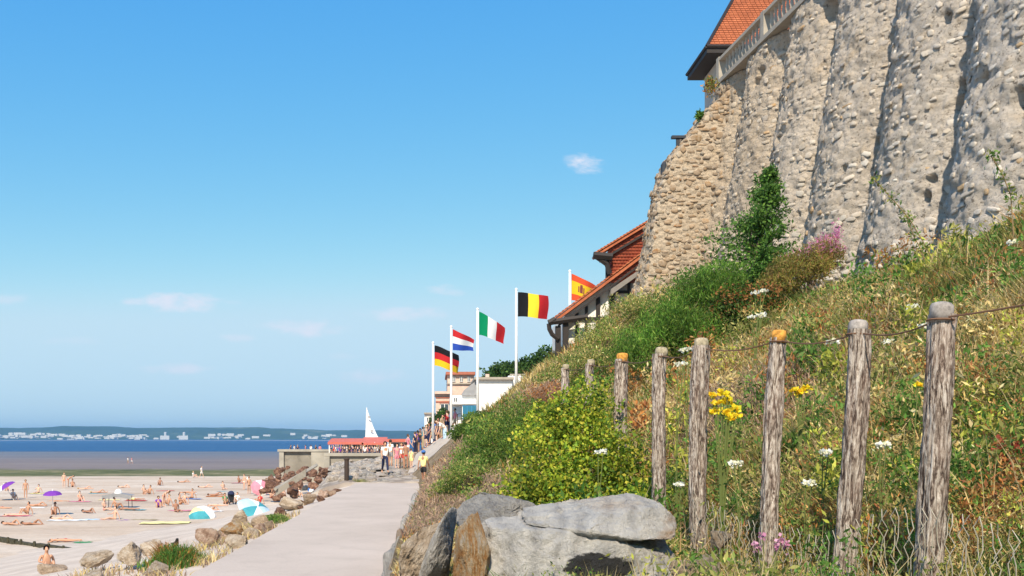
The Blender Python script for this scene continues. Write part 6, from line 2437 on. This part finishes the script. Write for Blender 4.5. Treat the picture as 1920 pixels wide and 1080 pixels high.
rp = random.Random(15)
tow_c = ['pink', 'paleblue', 'white', 'orange', 'teal', 'yellow', 'navy', 'red']
extra = [(70, 950), (150, 940), (165, 962), (185, 925), (232, 915), (255, 938), (352, 925), (385, 915), (405, 930), (20, 985), (72, 925), (330, 960), (360, 935), (418, 918), (448, 905), (487, 945),
         (160, 918), (300, 910), (345, 905), (215, 975), (60, 985), (395, 958)]
for k, (q, y) in enumerate(extra):
    p = left_at(q, y)
    p.z -= .02
    pose = rp.choice(['sit', 'lie', 'prone', 'sitleg', 'lie'])
    c = tow_c[k % 8]
    lying = pose in ('lie', 'prone')
    hr_, bc_ = rp.choice(['dark', 'brown', 'blond']), ['red', 'navy', 'black', 'pink', 'teal', 'white', 'orange', 'purple'][k % 8]
    person(f'{hr_}-haired sunbather {"lying" if lying else "sitting"} on the open sand in {bc_} swimwear', p, rp.uniform(.8, 2.0) if lying else rp.uniform(-1, 1), pose, k % 3, hr_,
           (SH(c) if k % 5 == 0 else BK(bc_)) if k % 2 else None, SW(bc_), None, 1.0, 'scattered sunbathers on the sand')

# bird perched at the path edge
p = px(329, 1014, 19.6)
p.z = -.02
t = thing('bird', 'dark bird perched on the rusty tuft at the path edge', 'bird', p, .6)
V = [(0, .02, .13), (0, -.05, .16), (0, -.085, .21), (0, -.10, .25), (0, -.15, .245), (0, .11, .10), (0, .20, .075)]
o = link('body', skin_eval([Vector(v) for v in V], [(0, 1), (1, 2), (2, 3), (3, 4), (0, 5), (5, 6)], [.055, .055, .036, .034, .008, .034, (.03, .008)], 1), CLO['black'], t)
for sx in (-.025, .025):
    bm = bmesh.new()
    bm_tube(bm, [(sx, .01, .10), (sx, .0, .0), (sx, -.04, .0)], .005, 5)
    bm_obj('leg', bm, CLO['grey'], t)
rock('rock', 'brown rock the dark bird is perched on', 'rock', (p.x, p.y, -.16), (.26, .24, .15), ROCK_RUST, seed=3)

# ------------------------------------------------------------------ beach things
def towel(label, q, y, L, W, rz, col):
    p = left_at(q, y)
    me_p = []
    for i in range(9):
        for j in range(5):
            x, yy = (i / 8 - .5) * L, (j / 4 - .5) * W
            me_p.append((x, yy, .03 + .015 * math.sin(i * 1.9 + j * 2.3)))
    Q = grid_faces(9, 5)
    o = link('towel', np_quads('towel', np.array(me_p), Q, True), CLO[col])
    o.location = p
    o.rotation_euler = (0, 0, rz)
    tag(o, label, 'towel', 'beach towels')


towel('pink beach towel with a sunbather at the left of the beach', 30, 968, 2.1, 1.0, 0, 'pink')
towel('long white beach towel below the purple parasol', 128, 976, 2.6, 1.0, .05, 'white')
towel('pale blue towel at the left end of the long white towel', 80, 982, 1.5, .8, .1, 'paleblue')
towel('teal beach towel in the middle of the beach', 254, 957, 1.6, .8, 0, 'teal')
towel('green towel beside the sunbather lying near the dark groyne', 155, 1018, .9, .8, .1, 'green')
towel('large pale yellow blanket just beyond the dark groyne', 310, 981, 3.1, 1.6, .1, 'yellow')
towel('orange towel left of the pale yellow blanket', 272, 975, 1.7, .9, -.1, 'khaki')
towel('pale blue towel right of the long white towel', 168, 975, 1.3, .8, .1, 'paleblue')


def parasol(label, q, y, w, cols, tilt=(0, 0), h=1.9, squash=.42, rz=0.0, low=False):
    base = left_at(q, y)
    t = thing('parasol', label, 'parasol', base, rz, 'beach parasols')
    r = w / 2
    top = Vector((0, 0, h))
    rot = Matrix.Rotation(tilt[0], 4, 'X') @ Matrix.Rotation(tilt[1], 4, 'Y')
    bm = bmesh.new()
    bm_tube(bm, [(0, 0, -.2), rot @ top], .022, 6)
    bm_obj('pole', bm, POLE_M, t)
    n = 8
    for k in range(n):
        bm = bmesh.new()
        rows = []
        for s in range(4):
            f = s / 3
            rr_ = r * math.sin(f * 1.35) / math.sin(1.35)
            zz = h - squash * r * (1 - math.cos(f * 1.35)) * 1.25
            row = []
            for m in range(3):
                a = 2 * math.pi * (k + m / 2) / n
                sag = 1 - .05 * (m == 1) * f
                row.append(bm.verts.new(rot @ Vector((rr_ * sag * math.cos(a), rr_ * sag * math.sin(a), zz))))
            rows.append(row)
        for A, B_ in zip(rows, rows[1:]):
            for m in range(2):
                bm.faces.new((A[m], B_[m], B_[m + 1], A[m + 1]))
        bmesh.ops.remove_doubles(bm, verts=bm.verts[:], dist=1e-5)
        bm_obj('canopy_panel', bm, CLO[cols[k % len(cols)]], t)
    bm = bmesh.new()
    tipv = rot @ Vector((0, 0, h + .12))
    bm_tube(bm, [rot @ Vector((0, 0, h - .01)), tipv], [.03, .012], 6)
    bm_obj('tip', bm, POLE_M, t)


parasol('teal, yellow and white parasol tilted low over the sand', 380, 972, 1.95, ['white', 'white', 'white', 'yellow', 'teal', 'teal', 'teal', 'white'], (.75, .2), .75, .7, PI * .06)
parasol('small purple parasol above the seated bather', 100, 966, 1.35, ['purple'], (.1, 0), 1.75)
parasol('purple parasol tilted sideways at the left edge of the beach', 28, 937, 1.9, ['purple', 'purple', 'white'], (.2, -.55), 1.7)
parasol('pink parasol beside the rocks of the jetty', 484, 928, 1.9, ['pink', 'pink', 'white', 'pink'], (.9, .3), 1.7, .5)
parasol('blue and white parasol by the rocks near the path', 589, 925, 1.35, ['blue', 'white', 'blue', 'blue'], (.35, 0), .85, .75)
parasol('pale turquoise patterned parasol laid over beside the path rocks', 474, 966, 1.55, ['paleblue', 'teal', 'white', 'paleblue'], (.35, .5), .45, .3)
tw = random.Random(3)
for k, (q, y, c) in enumerate([(150, 941, 'pink'), (185, 926, 'teal'), (255, 939, 'red'), (352, 926, 'white'), (405, 931, 'orange'), (72, 926, 'yellow'), (360, 936, 'blue'), (448, 906, 'pink'),
                               (215, 976, 'purple'), (395, 959, 'white'), (310, 921, 'red'), (340, 958, 'pink'), (60, 953, 'white'), (110, 940, 'orange'), (205, 938, 'yellow'), (425, 922, 'teal')]):
    towel(f'{c} towel lying loose among the sunbathers' + (' toward the weed strip' if y < 935 else ' in mid beach, right of the dark shelter' if q > 250 else ' in mid beach'), q, y, 1.9, .95, tw.uniform(-.3, .3), c)
# dark flat shelter and pushchair
p = left_at(222, 953)
t = thing('sun_shelter', 'dark grey flat sun shelter with a white top in the middle of the beach', 'shelter', p)
for (x, y_) in ((-.95, -.4), (.95, -.4), (-.95, .5), (.95, .5)):
    bm = bmesh.new()
    bm_tube(bm, [(x, y_, -.1), (x * .95, y_, .95)], .025, 6)
    bm_obj('pole', bm, DARK_METAL, t)
bm = bmesh.new()
V = []
for i in range(9):
    row = []
    for j in range(4):
        x, y_ = (i / 8 - .5) * 2.3, -.5 + j / 3 * 1.15
        row.append(bm.verts.new((x, y_, .95 + .22 * math.cos((i / 8 - .5) * 2.6))))
    V.append(row)
for A, B_ in zip(V, V[1:]):
    for j in range(3):
        bm.faces.new((A[j], B_[j], B_[j + 1], A[j + 1]))
for A, B_ in zip(V, V[1:]):
    a, b = A[0].co, B_[0].co
    bm.faces.new([bm.verts.new(c) for c in (a, b, b - Vector((0, 0, .3)), a - Vector((0, 0, .3)))])
bm_obj('canopy', bm, CLO['grey'], t)
bm = bmesh.new()
bm_lathe(bm, [(.32, 1.17), (.25, 1.4), (.08, 1.5)], 10)
bm_obj('white_top', bm, CLO['white'], t)
p = left_at(434, 946)
t = thing('pushchair', 'dark pushchair with bags among the seated people near the pink parasol', 'pushchair', p, .5)
for (x, y_) in ((-.25, -.3), (.25, -.3), (-.25, .35), (.25, .35)):
    bm = bmesh.new()
    bm_tube(bm, [(x - .02, y_, .11), (x + .02, y_, .11)], .11, 12)
    bm_obj('wheel', bm, CLO['black'], t)
bm = bmesh.new()
bm_tube(bm, [(-.22, -.3, .15), (-.22, .2, .6), (-.22, .5, 1.0), (.22, .5, 1.0), (.22, .2, .6), (.22, -.3, .15)], .018, 6)
bm_obj('frame', bm, CLO['grey'], t)
bm = bmesh.new()
bm_prism(bm, [(-.22, .35), (.22, .35), (.24, .85), (-.24, .85)], .0, .28)
bm_obj('seat', bm, CLO['black'], t)
bm = bmesh.new()
bmesh.ops.create_uvsphere(bm, u_segments=12, v_segments=6, radius=.3, matrix=Matrix.Translation((0, .1, .85)))
bmesh.ops.delete(bm, geom=[v for v in bm.verts if v.co.z < .80], context='VERTS')
bm_obj('hood', bm, CLO['navy'], t)
box_part('bag', (-.2, .0, .15), (.2, .3, .33), CLO['black'], t)

# dark groyne: long weedy timbers across the sand
a, b = left_at(-40, 1009), left_at(372, 987)
g = thing('groyne', 'long low dark weedy groyne lying across the near sand', 'groyne', a)
d = b - a
segs = 9
for k in range(segs):
    s0, s1 = k / segs + .004, (k + 1) / segs - .004
    bm = bmesh.new()
    p0, p1 = d * s0, d * s1
    p0.z = float(beach_z(a.y + p0.y)) - a.z
    p1.z = float(beach_z(a.y + p1.y)) - a.z
    n_ = Vector((-d.y, d.x, 0)).normalized() * .12
    h = Vector((0, 0, .20 + .04 * math.sin(k * 2.2)))
    lo = Vector((0, 0, -.2))
    vs = [bm.verts.new(v) for v in (p0 - n_ + lo, p1 - n_ + lo, p1 + n_ + lo, p0 + n_ + lo, p0 - n_ + h, p1 - n_ + h, p1 + n_ + h, p0 + n_ + h)]
    for f in ((3, 2, 1, 0), (4, 5, 6, 7), (0, 1, 5, 4), (1, 2, 6, 5), (2, 3, 7, 6), (3, 0, 4, 7)):
        bm.faces.new([vs[i] for i in f])
    bm_obj('plank', bm, paint('weedy_timber', (.055, .05, .03), .9, .5, 6), g)
for k in range(14):
    s = (k + .5) / 14
    p = d * s
    p.z = float(beach_z(a.y + p.y)) - a.z
    bm = bmesh.new()
    bm_lathe(bm, [(.08, -.3), (.075, .27), (.05, .31)], 7, p + Vector((.05, -.22, 0)))
    bm_obj('stake', bm, paint('weedy_timber', (.055, .05, .03), .9, .5, 6), g)

# handrail along the ramp
t = thing('ramp_railing', 'thin dark railing climbing along the ramp behind the walkers', 'railing', (0, 80, 2))
o_ = Vector((0, 80, 2))
prev = None
for k in range(12):
    q = 783 + k * 7.5
    p = px(q, 0, 80)
    p.z = bz(p.x, 80)
    bm = bmesh.new()
    bm_tube(bm, [p - o_ + Vector((0, 0, -.1)), p - o_ + Vector((0, 0, 1.0))], .035, 6)
    bm_obj('post', bm, DARK_METAL, t)
    if prev is not None:
        for hh in (.55, 1.0):
            bm = bmesh.new()
            bm_tube(bm, [prev - o_ + Vector((0, 0, hh)), p - o_ + Vector((0, 0, hh))], .03, 5)
            bm_obj('rail', bm, DARK_METAL, t)
    prev = p

# ------------------------------------------------------------------ air
bm = bmesh.new()
bm_box(bm, (-9500, -120, -7.2), (9500, 9400, 112))
hz = bm_obj('haze', bm, None)
hm = bpy.data.materials.new('haze_air')
hm.use_nodes = True
nt = hm.node_tree
for nd in list(nt.nodes):
    if nd.type != 'OUTPUT_MATERIAL':
        nt.nodes.remove(nd)
vol = nt.nodes.new('ShaderNodeVolumePrincipled')
vol.inputs['Color'].default_value = (0.34, 0.66, 1.0, 1)
vol.inputs['Density'].default_value = HAZE_DENSITY = 0.00011
vol.inputs['Anisotropy'].default_value = 0.2
nt.links.new(vol.outputs[0], nt.nodes['Material Output'].inputs['Volume'])
hz.data.materials.append(hm)
hz['kind'] = 'stuff'
